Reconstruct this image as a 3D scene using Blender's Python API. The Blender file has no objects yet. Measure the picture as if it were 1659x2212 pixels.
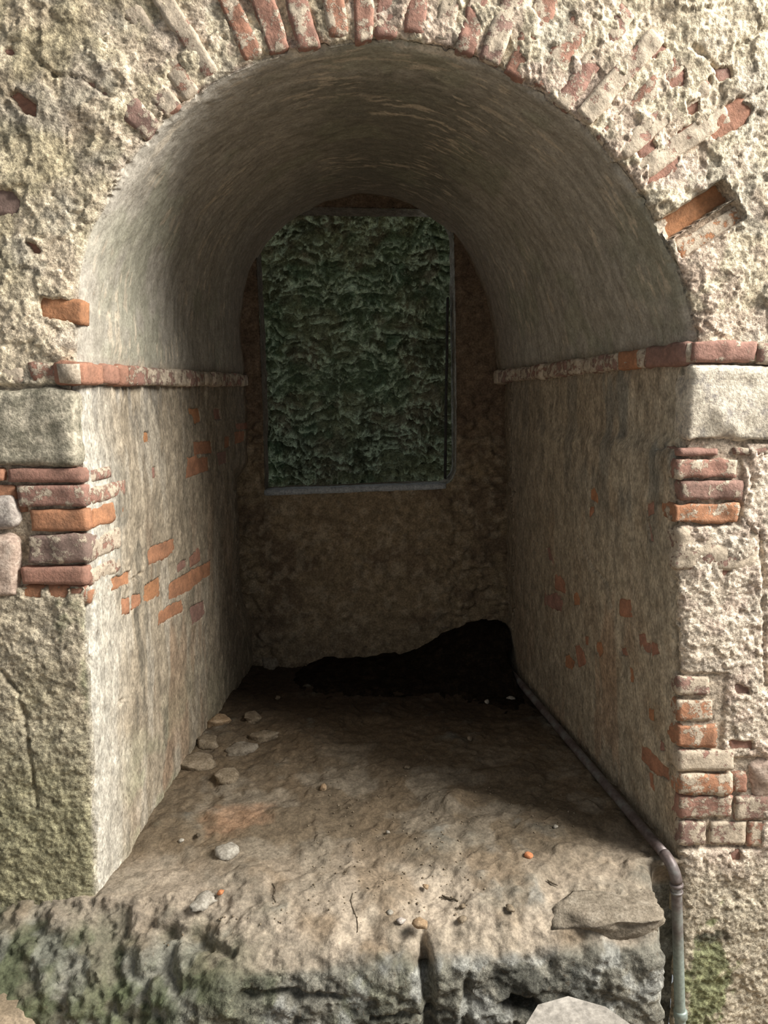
import bpy, bmesh, math, random
import numpy as np
from mathutils import Vector, Matrix

# ------------------------------------------------------------------ camera, world, light, exposure
SC = bpy.context.scene
COL = SC.collection
IW, IH, FPX = 1659.0, 2212.0, 1661.0
CAM = Vector((-0.06, -2.0, 1.365))
PITCH, YAW = math.radians(8.76), math.radians(1.74)
cam_data = bpy.data.cameras.new('camera')
cam_data.sensor_fit = 'AUTO'
cam_data.sensor_width = 36.0
cam_data.lens = FPX / IH * 36.0
cam_data.clip_start = 0.02
cam = bpy.data.objects.new('camera', cam_data)
COL.objects.link(cam)
cam.location = CAM
cam.rotation_euler = (math.pi / 2 - PITCH, 0, -YAW)
SC.camera = cam

world = bpy.data.worlds.new('overcast_sky')
SC.world = world
world.use_nodes = True
wbg = world.node_tree.nodes['Background']
wbg.inputs['Color'].default_value = (0.93, 0.97, 1.0, 1)
wbg.inputs['Strength'].default_value = 0.31

def area_light(name, loc, target, sx, sy, power, color):
    d = bpy.data.lights.new(name, 'AREA')
    d.shape = 'RECTANGLE'
    d.size, d.size_y = sx, sy
    d.energy = power
    d.color = color
    o = bpy.data.objects.new(name, d)
    COL.objects.link(o)
    o.location = loc
    o.rotation_euler = (Vector(target) - Vector(loc)).to_track_quat('-Z', 'Y').to_euler()
    return o

# daylight from the tall opening of the gallery, high behind the viewer and to the right
area_light('daylight_opening', (4.0, -1.5, 4.3), (-0.1, 0.0, 1.0), 2.4, 2.2, 760, (1.0, 0.965, 0.90))

SC.view_settings.view_transform = 'Standard'
SC.view_settings.look = 'None'
SC.view_settings.gamma = 1.0
SC.view_settings.exposure = 0.2
SC.view_settings.use_curve_mapping = False

# ------------------------------------------------------------------ helpers
random.seed(7)
CAM_R = np.array(cam.rotation_euler.to_matrix())
CAM_P = np.array(CAM)

def ray(px, py):
    """direction of the line of sight that was measured on the photograph"""
    return CAM_R @ np.array(((px - IW / 2) / FPX, -(py - IH / 2) / FPX, -1.0))

def at(px, py, Y=0.0):
    """measured point on the upright plane y = Y, in metres"""
    d = ray(px, py)
    t = (Y - CAM_P[1]) / d[1]
    return CAM_P + d * t

def at_z(px, py, Z=0.0):
    d = ray(px, py)
    t = (Z - CAM_P[2]) / d[2]
    return CAM_P + d * t

_rng = np.random.RandomState(11)
_TAB = _rng.rand(64, 64, 64).astype(np.float32)
_ROT = np.array([[0.36, 0.48, -0.8], [-0.8, 0.6, 0.0], [0.48, 0.64, 0.6]])

def vnoise(p, seed=0):
    """smooth value noise in -1..1 at points p (..., 3)"""
    p = np.asarray(p, dtype=np.float64) + (seed * 7.31 % 61.0)
    i = np.floor(p).astype(np.int64)
    f = (p - i).astype(np.float32)
    f = f * f * f * (f * (f * 6 - 15) + 10)
    i0 = i & 63
    i1 = (i + 1) & 63
    x0, y0, z0 = i0[..., 0], i0[..., 1], i0[..., 2]
    x1, y1, z1 = i1[..., 0], i1[..., 1], i1[..., 2]
    fx, fy, fz = f[..., 0], f[..., 1], f[..., 2]
    a = _TAB[x0, y0, z0] * (1 - fx) + _TAB[x1, y0, z0] * fx
    b = _TAB[x0, y1, z0] * (1 - fx) + _TAB[x1, y1, z0] * fx
    c = _TAB[x0, y0, z1] * (1 - fx) + _TAB[x1, y0, z1] * fx
    d = _TAB[x0, y1, z1] * (1 - fx) + _TAB[x1, y1, z1] * fx
    a = a * (1 - fy) + b * fy
    c = c * (1 - fy) + d * fy
    return (a * (1 - fz) + c * fz) * 2 - 1

def fbm(p, scale, octaves=3, seed=0, gain=0.5):
    q = np.asarray(p, dtype=np.float64) * scale
    out, amp, tot = 0.0, 1.0, 0.0
    for k in range(octaves):
        out = out + amp * vnoise(q, seed + k * 3)
        tot += amp
        amp *= gain
        q = q @ _ROT.T * 2.03 + 5.2
    return out / tot * 1.5

def ridge(p, scale, octaves=2, seed=0):
    q = np.asarray(p, dtype=np.float64) * scale
    out, amp, tot = 0.0, 1.0, 0.0
    for k in range(octaves):
        out = out + amp * (1 - 2 * np.abs(vnoise(q, seed + k * 5)))
        tot += amp
        amp *= 0.5
        q = q @ _ROT.T * 2.1 + 3.1
    return out / tot

def sstep(a, b, x):
    t = np.clip((x - a) / (b - a), 0, 1)
    return t * t * (3 - 2 * t)

def mixc(c, d, w):
    return c + (np.asarray(d) - c) * w[..., None]

def poly_sd(P, x, z):
    """signed distance (negative inside) of points to polygon P"""
    P = np.asarray(P, float)
    n = len(P)
    d = np.full(x.shape, 1e9)
    inside = np.zeros(x.shape, bool)
    for i in range(n):
        ax, az = P[i]
        bx, bz = P[(i + 1) % n]
        ex, ez = bx - ax, bz - az
        wx, wz = x - ax, z - az
        t = np.clip((wx * ex + wz * ez) / (ex * ex + ez * ez + 1e-12), 0, 1)
        d = np.minimum(d, np.hypot(wx - t * ex, wz - t * ez))
        c = (az > z) != (bz > z)
        with np.errstate(divide='ignore', invalid='ignore'):
            xi = ax + (z - az) * ex / (ez if abs(ez) > 1e-12 else 1e-12)
        inside ^= c & (x < xi)
    return np.where(inside, -d, d)

def link(name, me, mat, parent=None):
    o = bpy.data.objects.new(name, me)
    if mat:
        me.materials.append(mat)
    COL.objects.link(o)
    if parent:
        o.parent = parent
    return o

def tag(o, label, cat=None, group=None, kind=None):
    o['label'] = label
    if cat:
        o['category'] = cat
    if group:
        o['group'] = group
    if kind:
        o['kind'] = kind
    return o

def empty(name, loc=(0, 0, 0)):
    o = bpy.data.objects.new(name, None)
    o.empty_display_size = 0.05
    COL.objects.link(o)
    o.location = loc
    return o

def np_mesh(name, V, F, tint=None, normals=None):
    """mesh from vertex array and an (n,3|4) face array; unused vertices are dropped"""
    F = np.asarray(F)
    used = np.zeros(len(V), bool)
    used[F.ravel()] = True
    idx = np.cumsum(used) - 1
    V = V[used]
    F = idx[F]
    k = F.shape[1]
    me = bpy.data.meshes.new(name)
    me.vertices.add(len(V))
    me.vertices.foreach_set('co', V.astype(np.float32).ravel())
    me.loops.add(F.size)
    me.loops.foreach_set('vertex_index', F.astype(np.int32).ravel())
    me.polygons.add(len(F))
    me.polygons.foreach_set('loop_start', np.arange(0, F.size, k, dtype=np.int32))
    me.polygons.foreach_set('loop_total', np.full(len(F), k, dtype=np.int32))
    me.polygons.foreach_set('use_smooth', np.ones(len(F), bool))
    if tint is not None:
        t = np.ones((len(V), 4), np.float32)
        t[:, :3] = tint[used]
        a = me.color_attributes.new('tint', 'FLOAT_COLOR', 'POINT')
        a.data.foreach_set('color', t.ravel())
    me.update(calc_edges=True)
    if normals is not None:
        me.normals_split_custom_set_from_vertices(normals[used].astype(np.float32))
    return me

def grid_faces(nr, nc, mask=None, flip=False):
    i = np.arange(nr * nc).reshape(nr, nc)
    q = np.stack([i[:-1, :-1], i[:-1, 1:], i[1:, 1:], i[1:, :-1]], -1)
    if flip:
        q = q[..., ::-1]
    return q[mask] if mask is not None else q.reshape(-1, 4)

def grid_normals(P):
    du = np.gradient(P, axis=1)
    dv = np.gradient(P, axis=0)
    n = np.cross(du, dv)
    return n / (np.linalg.norm(n, axis=-1, keepdims=True) + 1e-12)

# ------------------------------------------------------------------ materials
def N(nt, typ, **kw):
    n = nt.nodes.new(typ)
    for k, v in kw.items():
        if k in ('inputs',):
            for kk, vv in v.items():
                n.inputs[kk].default_value = vv
        else:
            setattr(n, k, v)
    return n

def new_mat(name):
    m = bpy.data.materials.new(name)
    m.use_nodes = True
    nt = m.node_tree
    nt.nodes.clear()
    out = N(nt, 'ShaderNodeOutputMaterial')
    b = N(nt, 'ShaderNodeBsdfPrincipled')
    nt.links.new(b.outputs[0], out.inputs[0])
    b.inputs['Specular IOR Level'].default_value = 0.25
    return m, nt, b

def ramp(nt, src, stops, interp='LINEAR'):
    r = N(nt, 'ShaderNodeValToRGB')
    r.color_ramp.interpolation = interp
    while len(r.color_ramp.elements) < len(stops):
        r.color_ramp.elements.new(0.5)
    for e, (p, c) in zip(r.color_ramp.elements, stops):
        e.position = p
        e.color = (*(c if isinstance(c, tuple) else (c, c, c)), 1)
    nt.links.new(src, r.inputs[0])
    return r.outputs[0]

def mul(nt, a, b, fac=1.0, mode='MULTIPLY'):
    m = N(nt, 'ShaderNodeMix', data_type='RGBA', blend_type=mode)
    if isinstance(fac, (int, float)):
        m.inputs[0].default_value = fac
    else:
        nt.links.new(fac, m.inputs[0])
    for k, s in ((6, a), (7, b)):
        if isinstance(s, tuple):
            m.inputs[k].default_value = (*s, 1)
        else:
            nt.links.new(s, m.inputs[k])
    return m.outputs[2]

def noise(nt, vec, scale, detail=5, rough=0.6):
    n = N(nt, 'ShaderNodeTexNoise')
    n.inputs['Scale'].default_value = scale
    n.inputs['Detail'].default_value = detail
    n.inputs['Roughness'].default_value = rough
    nt.links.new(vec, n.inputs['Vector'])
    return n.outputs['Fac']

def surface_mat(name, contrast=1.0, pits=0.5, flakes=0.4, bump=0.5, rough=0.9, stretch=(1, 1, 1), bdist=0.004):
    """plaster or rock: its tint attribute, broken up by grain, pits and pale flakes"""
    m, nt, b = new_mat(name)
    tc = N(nt, 'ShaderNodeTexCoord')
    mp = N(nt, 'ShaderNodeMapping')
    mp.inputs['Scale'].default_value = stretch
    nt.links.new(tc.outputs['Object'], mp.inputs['Vector'])
    v = mp.outputs[0]
    at_ = N(nt, 'ShaderNodeAttribute', attribute_name='tint')
    n1 = noise(nt, v, 28, 6, 0.62)
    n2 = noise(nt, v, 120, 5, 0.65)
    n3 = noise(nt, v, 70, 4, 0.6)
    c = mul(nt, at_.outputs['Color'], ramp(nt, n1, [(0.36, 1 - 0.36 * contrast), (0.64, 1 + 0.30 * contrast)]))
    c = mul(nt, c, ramp(nt, n2, [(0.36, 1 - 0.38 * contrast), (0.64, 1 + 0.30 * contrast)]))
    pit = ramp(nt, n3, [(0.30, 1.0), (0.40, 0.0)])
    pf = mul(nt, pit, (pits, pits, pits))
    c = mul(nt, c, (0.10, 0.075, 0.05), pf, 'MIX')
    fl = ramp(nt, noise(nt, v, 75, 6, 0.72), [(0.56, 0.0), (0.64, 1.0)])
    ff = mul(nt, fl, (flakes, flakes, flakes))
    c = mul(nt, c, mul(nt, c, (1.75, 1.75, 1.78)), ff, 'MIX')
    nt.links.new(c, b.inputs['Base Color'])
    b.inputs['Roughness'].default_value = rough
    add = N(nt, 'ShaderNodeMath', operation='ADD')
    nt.links.new(n2, add.inputs[0])
    nt.links.new(n1, add.inputs[1])
    bp = N(nt, 'ShaderNodeBump')
    bp.inputs['Strength'].default_value = bump
    bp.inputs['Distance'].default_value = bdist
    nt.links.new(add.outputs[0], bp.inputs['Height'])
    nt.links.new(bp.outputs[0], b.inputs['Normal'])
    return m

M_FRONT = surface_mat('weathered_render', 1.1, 0.6, 0.6, 0.9, 0.92, bdist=0.006)
M_JAMB = surface_mat('limewashed_jamb', 0.9, 0.6, 0.35, 0.55, 0.9, (1.2, 1.2, 0.7))
M_VAULT = surface_mat('sooty_limewash', 0.55, 0.5, 0.3, 0.45, 0.9, (1.1, 1.5, 1.1))
M_FLOOR = surface_mat('trodden_earth', 0.7, 0.35, 0.25, 0.6, 0.93)
M_BASE = M_FLOOR
M_BACK = surface_mat('dark_render', 0.9, 0.5, 0.4, 0.7, 0.93)
M_MOSS = surface_mat('mossy_rock', 1.1, 0.3, 0.5, 0.6, 0.9)

def brick_mat():
    """clay brick: object property tone picks the clay colour, wash the share of the face under lime"""
    m, nt, b = new_mat('old_brick')
    tc = N(nt, 'ShaderNodeTexCoord')
    oi = N(nt, 'ShaderNodeObjectInfo')
    sc = N(nt, 'ShaderNodeVectorMath', operation='SCALE')
    cmb = N(nt, 'ShaderNodeCombineXYZ')
    nt.links.new(oi.outputs['Random'], cmb.inputs[0])
    nt.links.new(oi.outputs['Random'], cmb.inputs[2])
    nt.links.new(cmb.outputs[0], sc.inputs[0])
    sc.inputs['Scale'].default_value = 37.0
    add = N(nt, 'ShaderNodeVectorMath', operation='ADD')
    nt.links.new(tc.outputs['Object'], add.inputs[0])
    nt.links.new(sc.outputs[0], add.inputs[1])
    v = add.outputs[0]
    tone = N(nt, 'ShaderNodeAttribute', attribute_name='tone', attribute_type='OBJECT')
    wash = N(nt, 'ShaderNodeAttribute', attribute_name='wash', attribute_type='OBJECT')
    base = ramp(nt, tone.outputs['Fac'], [(0.0, (0.19, 0.135, 0.115)), (0.3, (0.30, 0.155, 0.12)),
                                          (0.6, (0.36, 0.165, 0.10)), (1.0, (0.42, 0.185, 0.075))])
    n1 = noise(nt, v, 22, 5, 0.6)
    n2 = noise(nt, v, 110, 5, 0.65)
    c = mul(nt, base, ramp(nt, n1, [(0.3, 0.62), (0.72, 1.25)]))
    c = mul(nt, c, ramp(nt, n2, [(0.3, 0.72), (0.7, 1.22)]))
    lime = mul(nt, (0.53, 0.44, 0.335), ramp(nt, n2, [(0.28, 0.66), (0.72, 1.2)]))
    lime = mul(nt, lime, ramp(nt, n1, [(0.3, 0.78), (0.7, 1.12)]))
    c = mul(nt, c, (0.52, 0.42, 0.33), 0.09, 'MIX')
    w = noise(nt, v, 30, 6, 0.72)
    w2 = N(nt, 'ShaderNodeMath', operation='ADD')
    nt.links.new(w, w2.inputs[0])
    nt.links.new(wash.outputs['Fac'], w2.inputs[1])
    f = ramp(nt, w2.outputs[0], [(0.94, 0.0), (1.0, 1.0)])
    c = mul(nt, c, lime, f, 'MIX')
    nt.links.new(c, b.inputs['Base Color'])
    b.inputs['Roughness'].default_value = 0.9
    a2 = N(nt, 'ShaderNodeMath', operation='ADD')
    nt.links.new(n2, a2.inputs[0])
    nt.links.new(f, a2.inputs[1])
    bp = N(nt, 'ShaderNodeBump')
    bp.inputs['Strength'].default_value = 0.7
    bp.inputs['Distance'].default_value = 0.004
    nt.links.new(a2.outputs[0], bp.inputs['Height'])
    nt.links.new(bp.outputs[0], b.inputs['Normal'])
    return m
M_BRICK = brick_mat()

def stone_mat(name, ca, cb, cc, scale=30, bump=0.6, spec=0.25):
    m, nt, b = new_mat(name)
    tc = N(nt, 'ShaderNodeTexCoord')
    v = tc.outputs['Object']
    n1 = noise(nt, v, scale, 6, 0.65)
    n2 = noise(nt, v, scale * 4, 5, 0.65)
    c = ramp(nt, n1, [(0.32, ca), (0.5, cb), (0.68, cc)])
    c = mul(nt, c, ramp(nt, n2, [(0.3, 0.68), (0.7, 1.25)]))
    nt.links.new(c, b.inputs['Base Color'])
    b.inputs['Roughness'].default_value = 0.9
    b.inputs['Specular IOR Level'].default_value = spec
    bp = N(nt, 'ShaderNodeBump')
    bp.inputs['Strength'].default_value = bump
    bp.inputs['Distance'].default_value = 0.004
    nt.links.new(n2, bp.inputs['Height'])
    nt.links.new(bp.outputs[0], b.inputs['Normal'])
    return m

M_ST_GREY = stone_mat('grey_fieldstone', (0.26, 0.22, 0.20), (0.38, 0.33, 0.29), (0.50, 0.45, 0.40))
M_ST_PINK = stone_mat('pinkish_fieldstone', (0.34, 0.25, 0.20), (0.46, 0.35, 0.28), (0.56, 0.46, 0.38))
M_ST_MOSSY = stone_mat('lichened_block', (0.15, 0.14, 0.10), (0.32, 0.29, 0.22), (0.60, 0.53, 0.41), 26, 1.0)
M_ST_WHITE = stone_mat('whitened_block', (0.33, 0.30, 0.27), (0.58, 0.51, 0.41), (0.70, 0.63, 0.51), 26, 1.0)
M_ST_TAN = stone_mat('dusty_tan_stone', (0.14, 0.107, 0.072), (0.21, 0.165, 0.112), (0.29, 0.235, 0.17))
M_ST_PALE = stone_mat('pale_limestone', (0.24, 0.215, 0.175), (0.33, 0.30, 0.25), (0.44, 0.41, 0.35))
M_ST_BROWN = stone_mat('brown_pebble', (0.26, 0.17, 0.10), (0.36, 0.25, 0.15), (0.48, 0.36, 0.24))
M_ST_ORANGE = stone_mat('brick_crumb', (0.38, 0.15, 0.07), (0.50, 0.20, 0.09), (0.55, 0.28, 0.16))
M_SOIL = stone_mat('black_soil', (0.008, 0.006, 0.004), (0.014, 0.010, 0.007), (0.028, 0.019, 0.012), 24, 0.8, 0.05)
M_ROCK_DARK = stone_mat('grey_outcrop', (0.14, 0.115, 0.085), (0.22, 0.185, 0.14), (0.30, 0.26, 0.205), 26, 1.0)
M_MORTAR = stone_mat('lime_mortar', (0.34, 0.28, 0.21), (0.46, 0.38, 0.29), (0.56, 0.48, 0.38))
M_SLATE = stone_mat('grey_sill_stone', (0.26, 0.28, 0.29), (0.36, 0.38, 0.39), (0.45, 0.47, 0.48))
M_TWIG = stone_mat('dry_twig', (0.06, 0.045, 0.03), (0.10, 0.08, 0.055), (0.16, 0.12, 0.08))
M_IRON = stone_mat('dark_iron', (0.02, 0.02, 0.02), (0.035, 0.033, 0.03), (0.06, 0.05, 0.045))

# ------------------------------------------------------------------ rounded, worn blocks
def block_mesh(name, lx, ly, lz, seed, cell=0.012, r=0.006, amp=0.002, nscale=45.0, skew=0.0):
    """box lattice, corners rounded and faces worn; front face looks along -y"""
    nx, ny, nz = (max(2, int(round(l / cell))) for l in (lx, ly, lz))
    nx, ny, nz = min(nx, 26), min(ny, 5), min(nz, 16)
    ids, V, F = {}, [], []
    def vid(i, j, k):
        key = (i, j, k)
        if key not in ids:
            ids[key] = len(V)
            V.append(((i / nx - 0.5) * lx, (j / ny - 0.5) * ly, (k / nz - 0.5) * lz))
        return ids[key]
    for i in range(nx):
        for k in range(nz):
            F.append((vid(i, 0, k), vid(i + 1, 0, k), vid(i + 1, 0, k + 1), vid(i, 0, k + 1)))
            F.append((vid(i, ny, k + 1), vid(i + 1, ny, k + 1), vid(i + 1, ny, k), vid(i, ny, k)))
    for j in range(ny):
        for k in range(nz):
            F.append((vid(0, j, k), vid(0, j, k + 1), vid(0, j + 1, k + 1), vid(0, j + 1, k)))
            F.append((vid(nx, j + 1, k), vid(nx, j + 1, k + 1), vid(nx, j, k + 1), vid(nx, j, k)))
    for i in range(nx):
        for j in range(ny):
            F.append((vid(i, j, 0), vid(i, j + 1, 0), vid(i + 1, j + 1, 0), vid(i + 1, j, 0)))
            F.append((vid(i, j, nz), vid(i + 1, j, nz), vid(i + 1, j + 1, nz), vid(i, j + 1, nz)))
    V = np.array(V)
    e = np.array((lx, ly, lz)) / 2
    rr = np.minimum(r, e * 0.8)
    q = np.clip(V, -(e - rr), e - rr)
    d = V - q
    ln = np.linalg.norm(d / rr, axis=1, keepdims=True)
    V2 = np.where(ln > 1e-9, q + d / np.maximum(ln, 1e-9), V)
    nrm = d / (np.linalg.norm(d, axis=1, keepdims=True) + 1e-9)
    off = seed * 1.37
    h = fbm(V + off, nscale, 3, seed % 17) * amp + fbm(V + off, nscale * 0.3, 2, 3 + seed % 11) * amp * 1.4
    V2 = V2 + nrm * h[:, None]
    V2[:, 0] += skew * V2[:, 2]
    return np_mesh(name, V2, np.array(F))

_seed = [100]
def nseed():
    _seed[0] += 1
    return _seed[0]

def brick_obj(parent, M, lx, ly, lz, tone, wash, mat=None, name='brick', cell=0.012, r=0.006, amp=0.002, nscale=45.0):
    s = nseed()
    o = link(name, block_mesh(name, lx, ly, lz, s, cell, r, amp, nscale, random.uniform(-0.05, 0.05)), mat or M_BRICK, parent)
    o.matrix_world = M
    o['tone'] = float(tone)
    o['wash'] = float(wash)
    return o

def frame(o, ex, ey, ez):
    return Matrix(((ex[0], ey[0], ez[0], o[0]), (ex[1], ey[1], ez[1], o[1]), (ex[2], ey[2], ez[2], o[2]), (0, 0, 0, 1)))

# ------------------------------------------------------------------ outline of the niche, front and back (read off the photograph, in metres)
D = 1.67
LEFT_PX = [(212, 1935), (208, 1800), (203, 1650), (199, 1500), (192, 1400), (190, 1250), (190, 1100), (178, 1000), (166, 930), (165, 840), (168, 795)]
ARCH_PX = [(168, 795), (170, 700), (168, 640), (178, 560), (203, 490), (243, 415), (292, 335), (345, 275), (405, 225), (475, 180), (560, 137),
           (650, 110), (755, 96), (850, 92), (930, 102), (1000, 122), (1062, 147), (1125, 178), (1190, 218), (1252, 268), (1310, 328),
           (1365, 398), (1406, 468), (1440, 540), (1468, 605), (1488, 660), (1500, 705), (1503, 745)]
RIGHT_PX = [(1503, 745), (1490, 800), (1487, 945), (1462, 985), (1456, 1100), (1460, 1300), (1464, 1500), (1465, 1700), (1468, 1870)]
B_LEFT_PX = [(546, 1460), (540, 1300), (534, 1050), (530, 805)]
B_ARCH_PX = [(530, 805), (520, 700), (524, 630), (541, 575), (565, 532), (602, 490), (645, 460), (705, 433), (775, 421), (845, 427), (915, 452),
             (975, 500), (1018, 560), (1050, 635), (1068, 715), (1076, 800)]
B_RIGHT_PX = [(1076, 800), (1080, 950), (1084, 1200), (1088, 1390)]

def resample(P, n, smooth=0):
    P = np.asarray(P, float)
    s = np.r_[0, np.cumsum(np.linalg.norm(np.diff(P, axis=0), axis=1))]
    t = np.linspace(0, s[-1], n)
    Q = np.stack([np.interp(t, s, P[:, k]) for k in range(P.shape[1])], 1)
    for _ in range(smooth):
        Q[1:-1] = (Q[:-2] + 2 * Q[1:-1] + Q[2:]) / 4
    return Q

def px_line(lst, Y):
    return np.array([[at(x, y, Y)[0], at(x, y, Y)[2]] for x, y in lst])

ZLOW = -0.55
fl, fa, fr = px_line(LEFT_PX, 0), px_line(ARCH_PX, 0), px_line(RIGHT_PX, 0)
fl = np.vstack([[fl[0, 0] + 0.004, ZLOW], fl])
fr = np.vstack([fr, [fr[-1, 0], ZLOW]])
bl, ba, br = px_line(B_LEFT_PX, D), px_line(B_ARCH_PX, D), px_line(B_RIGHT_PX, D)
bl = np.vstack([[bl[0, 0], ZLOW], bl])
br = np.vstack([br, [br[-1, 0], ZLOW]])

def by_height(P, n):
    P = np.asarray(P)
    z = np.linspace(P[0, 1], P[-1, 1], n)
    o = np.argsort(P[:, 1])
    x = np.interp(z, P[o, 1], P[o, 0])
    Q = np.stack([x, z], 1)
    for _ in range(6):
        Q[1:-1] = (Q[:-2] + 2 * Q[1:-1] + Q[2:]) / 4
    return Q

NJ, NA = 430, 560
front_curve = np.vstack([by_height(fl, NJ), resample(fa, NA, 60)[1:-1], by_height(fr, NJ)])
back_curve = np.vstack([by_height(bl, NJ), resample(ba, NA, 60)[1:-1], by_height(br, NJ)])
NS = len(front_curve)
S_L, S_R = NJ - 1, NJ + NA - 2          # spring points
ZSL, ZSR = front_curve[S_L, 1], front_curve[S_R, 1]
ZC = 0.5 * (ZSL + ZSR)

def jamb_x(side, y, z):
    """x of the jamb face at depth y and height z"""
    sl = slice(0, S_L + 1) if side < 0 else slice(S_R, NS)
    f, b = front_curve[sl], back_curve[sl]
    if side > 0:
        f, b = f[::-1], b[::-1]
    w = np.clip(y / D, 0, 1)
    xf = np.interp(z, f[:, 1], f[:, 0])
    xb = np.interp(z, b[:, 1], b[:, 0])
    return xf * (1 - w) + xb * w

def at_jamb(side, px, py):
    """measured point on a jamb: depth y and height z"""
    d = ray(px, py)
    lo, hi = 1.9, 3.75
    def g(t):
        p = CAM_P + d * t / d[1] 
        return side * (p[0] - jamb_x(side, p[1], p[2]))
    for _ in range(50):
        mid = (lo + hi) / 2
        if g(mid) < 0:
            lo = mid
        else:
            hi = mid
    p = CAM_P + d * hi / d[1]
    return np.array((p[1], p[2]))

# ------------------------------------------------------------------ bricks laid bare in the render: outlines measured on the photograph
# (corner points, tone, wash)
FRONT_PATCH = [
    ([(-15, 412), (22, 410), (42, 434), (36, 460), (-15, 456)], 0.05, 0.12),
    ([(88, 642), (172, 652), (166, 695), (92, 684)], 0.9, 0.15),
    ([(22, 205), (40, 196), (84, 230), (78, 254), (50, 248)], 0.45, 0.2),
    ([(1533, 250), (1590, 213), (1627, 232), (1612, 262), (1548, 300), (1528, 285)], 0.55, 0.2),
    ([(55, 520), (78, 524), (90, 545), (72, 550)], 0.4, 0.3),
    ([(8, 103), (26, 103), (28, 116), (10, 116)], 0.3, 0.2),
    ([(352, 226), (376, 214), (382, 224), (358, 240)], 0.4, 0.2),
    
    ([(1378, 292), (1410, 286), (1420, 330), (1384, 340)], 0.35, 0.36),
    ([(1400, 340), (1440, 325), (1466, 345), (1440, 382), (1402, 396)], 0.4, 0.36),
    ([(1470, 285), (1500, 268), (1508, 280), (1482, 302)], 0.5, 0.2),
    ([(1482, 222), (1508, 215), (1512, 238), (1490, 246)], 0.4, 0.3),
    ([(1400, 100), (1430, 84), (1438, 100), (1410, 124)], 0.25, 0.35),
    ([(1440, 155), (1478, 150), (1480, 180), (1450, 190)], 0.35, 0.36),
    ([(1545, 150), (1576, 146), (1582, 168), (1550, 176)], 0.2, 0.36),
    ([(1512, 178), (1536, 170), (1530, 196), (1514, 200)], 0.35, 0.34),
    ([(1586, 1478), (1618, 1482), (1622, 1500), (1594, 1502)], 0.15, 0.3),
    ([(1575, 1840), (1600, 1836), (1602, 1860), (1582, 1862)], 0.3, 0.3),
    ([(1580, 1604), (1625, 1600), (1628, 1620), (1584, 1616)], 0.35, 0.36),
    ([(46, 1272), (92, 1270), (84, 1290), (50, 1292)], 0.8, 0.25),
    ([(104, 1268), (148, 1270), (142, 1292), (108, 1290)], 0.7, 0.28),
    ([(150, 1270), (178, 1272), (176, 1284), (152, 1284)], 0.5, 0.3),
    ([(1470, 1200), (1484, 1196), (1486, 1222), (1472, 1228)], 0.25, 0.3),
    ([(1560, 1232), (1578, 1216), (1580, 1234), (1566, 1244)], 0.3, 0.3),
]
LEFT_PATCH = [
    ([(408, 883), (430, 882), (434, 912), (420, 913), (416, 896), (408, 894)], 0.95, 0.05),
    ([(463, 884), (474, 883), (477, 905), (464, 906)], 0.35, 0.2),
    ([(308, 932), (320, 934), (322, 955), (311, 953)], 1.0, 0.0),
    ([(418, 955), (455, 953), (459, 978), (420, 982)], 0.75, 0.08),
    ([(406, 990), (450, 988), (452, 1015), (404, 1033)], 0.75, 0.08),
    ([(486, 944), (497, 942), (498, 965), (486, 968)], 0.8, 0.1),
    ([(508, 934), (530, 931), (528, 953), (509, 959)], 0.75, 0.1),
    ([(510, 916), (538, 912), (536, 926), (512, 928)], 0.5, 0.3),
    ([(470, 980), (488, 974), (490, 1000), (474, 1002)], 0.2, 0.3),
    ([(320, 1192), (330, 1182), (372, 1166), (378, 1184), (366, 1200), (322, 1221)], 0.78, 0.08),
    ([(366, 1262), (410, 1234), (455, 1213), (456, 1240), (420, 1264), (412, 1276), (366, 1294)], 0.8, 0.1),
    ([(410, 1205), (422, 1193), (434, 1210), (412, 1226)], 0.5, 0.2),
    ([(382, 1222), (402, 1208), (404, 1224), (386, 1236)], 0.3, 0.34),
    ([(311, 1266), (345, 1245), (346, 1270), (334, 1294), (312, 1298)], 0.95, 0.05),
    ([(240, 1250), (262, 1244), (283, 1232), (281, 1262), (246, 1271)], 0.85, 0.1),
    ([(264, 1296), (282, 1290), (276, 1318), (264, 1328)], 0.75, 0.15),
    ([(288, 1288), (303, 1284), (306, 1304), (288, 1316)], 0.75, 0.15),
    ([(346, 1330), (360, 1314), (393, 1297), (397, 1318), (352, 1346), (345, 1344)], 0.8, 0.08),
    ([(410, 1312), (440, 1298), (444, 1326), (416, 1350)], 0.25, 0.36),
    ([(330, 1012), (337, 1010), (338, 1030), (331, 1032)], 0.3, 0.2),
]
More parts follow.
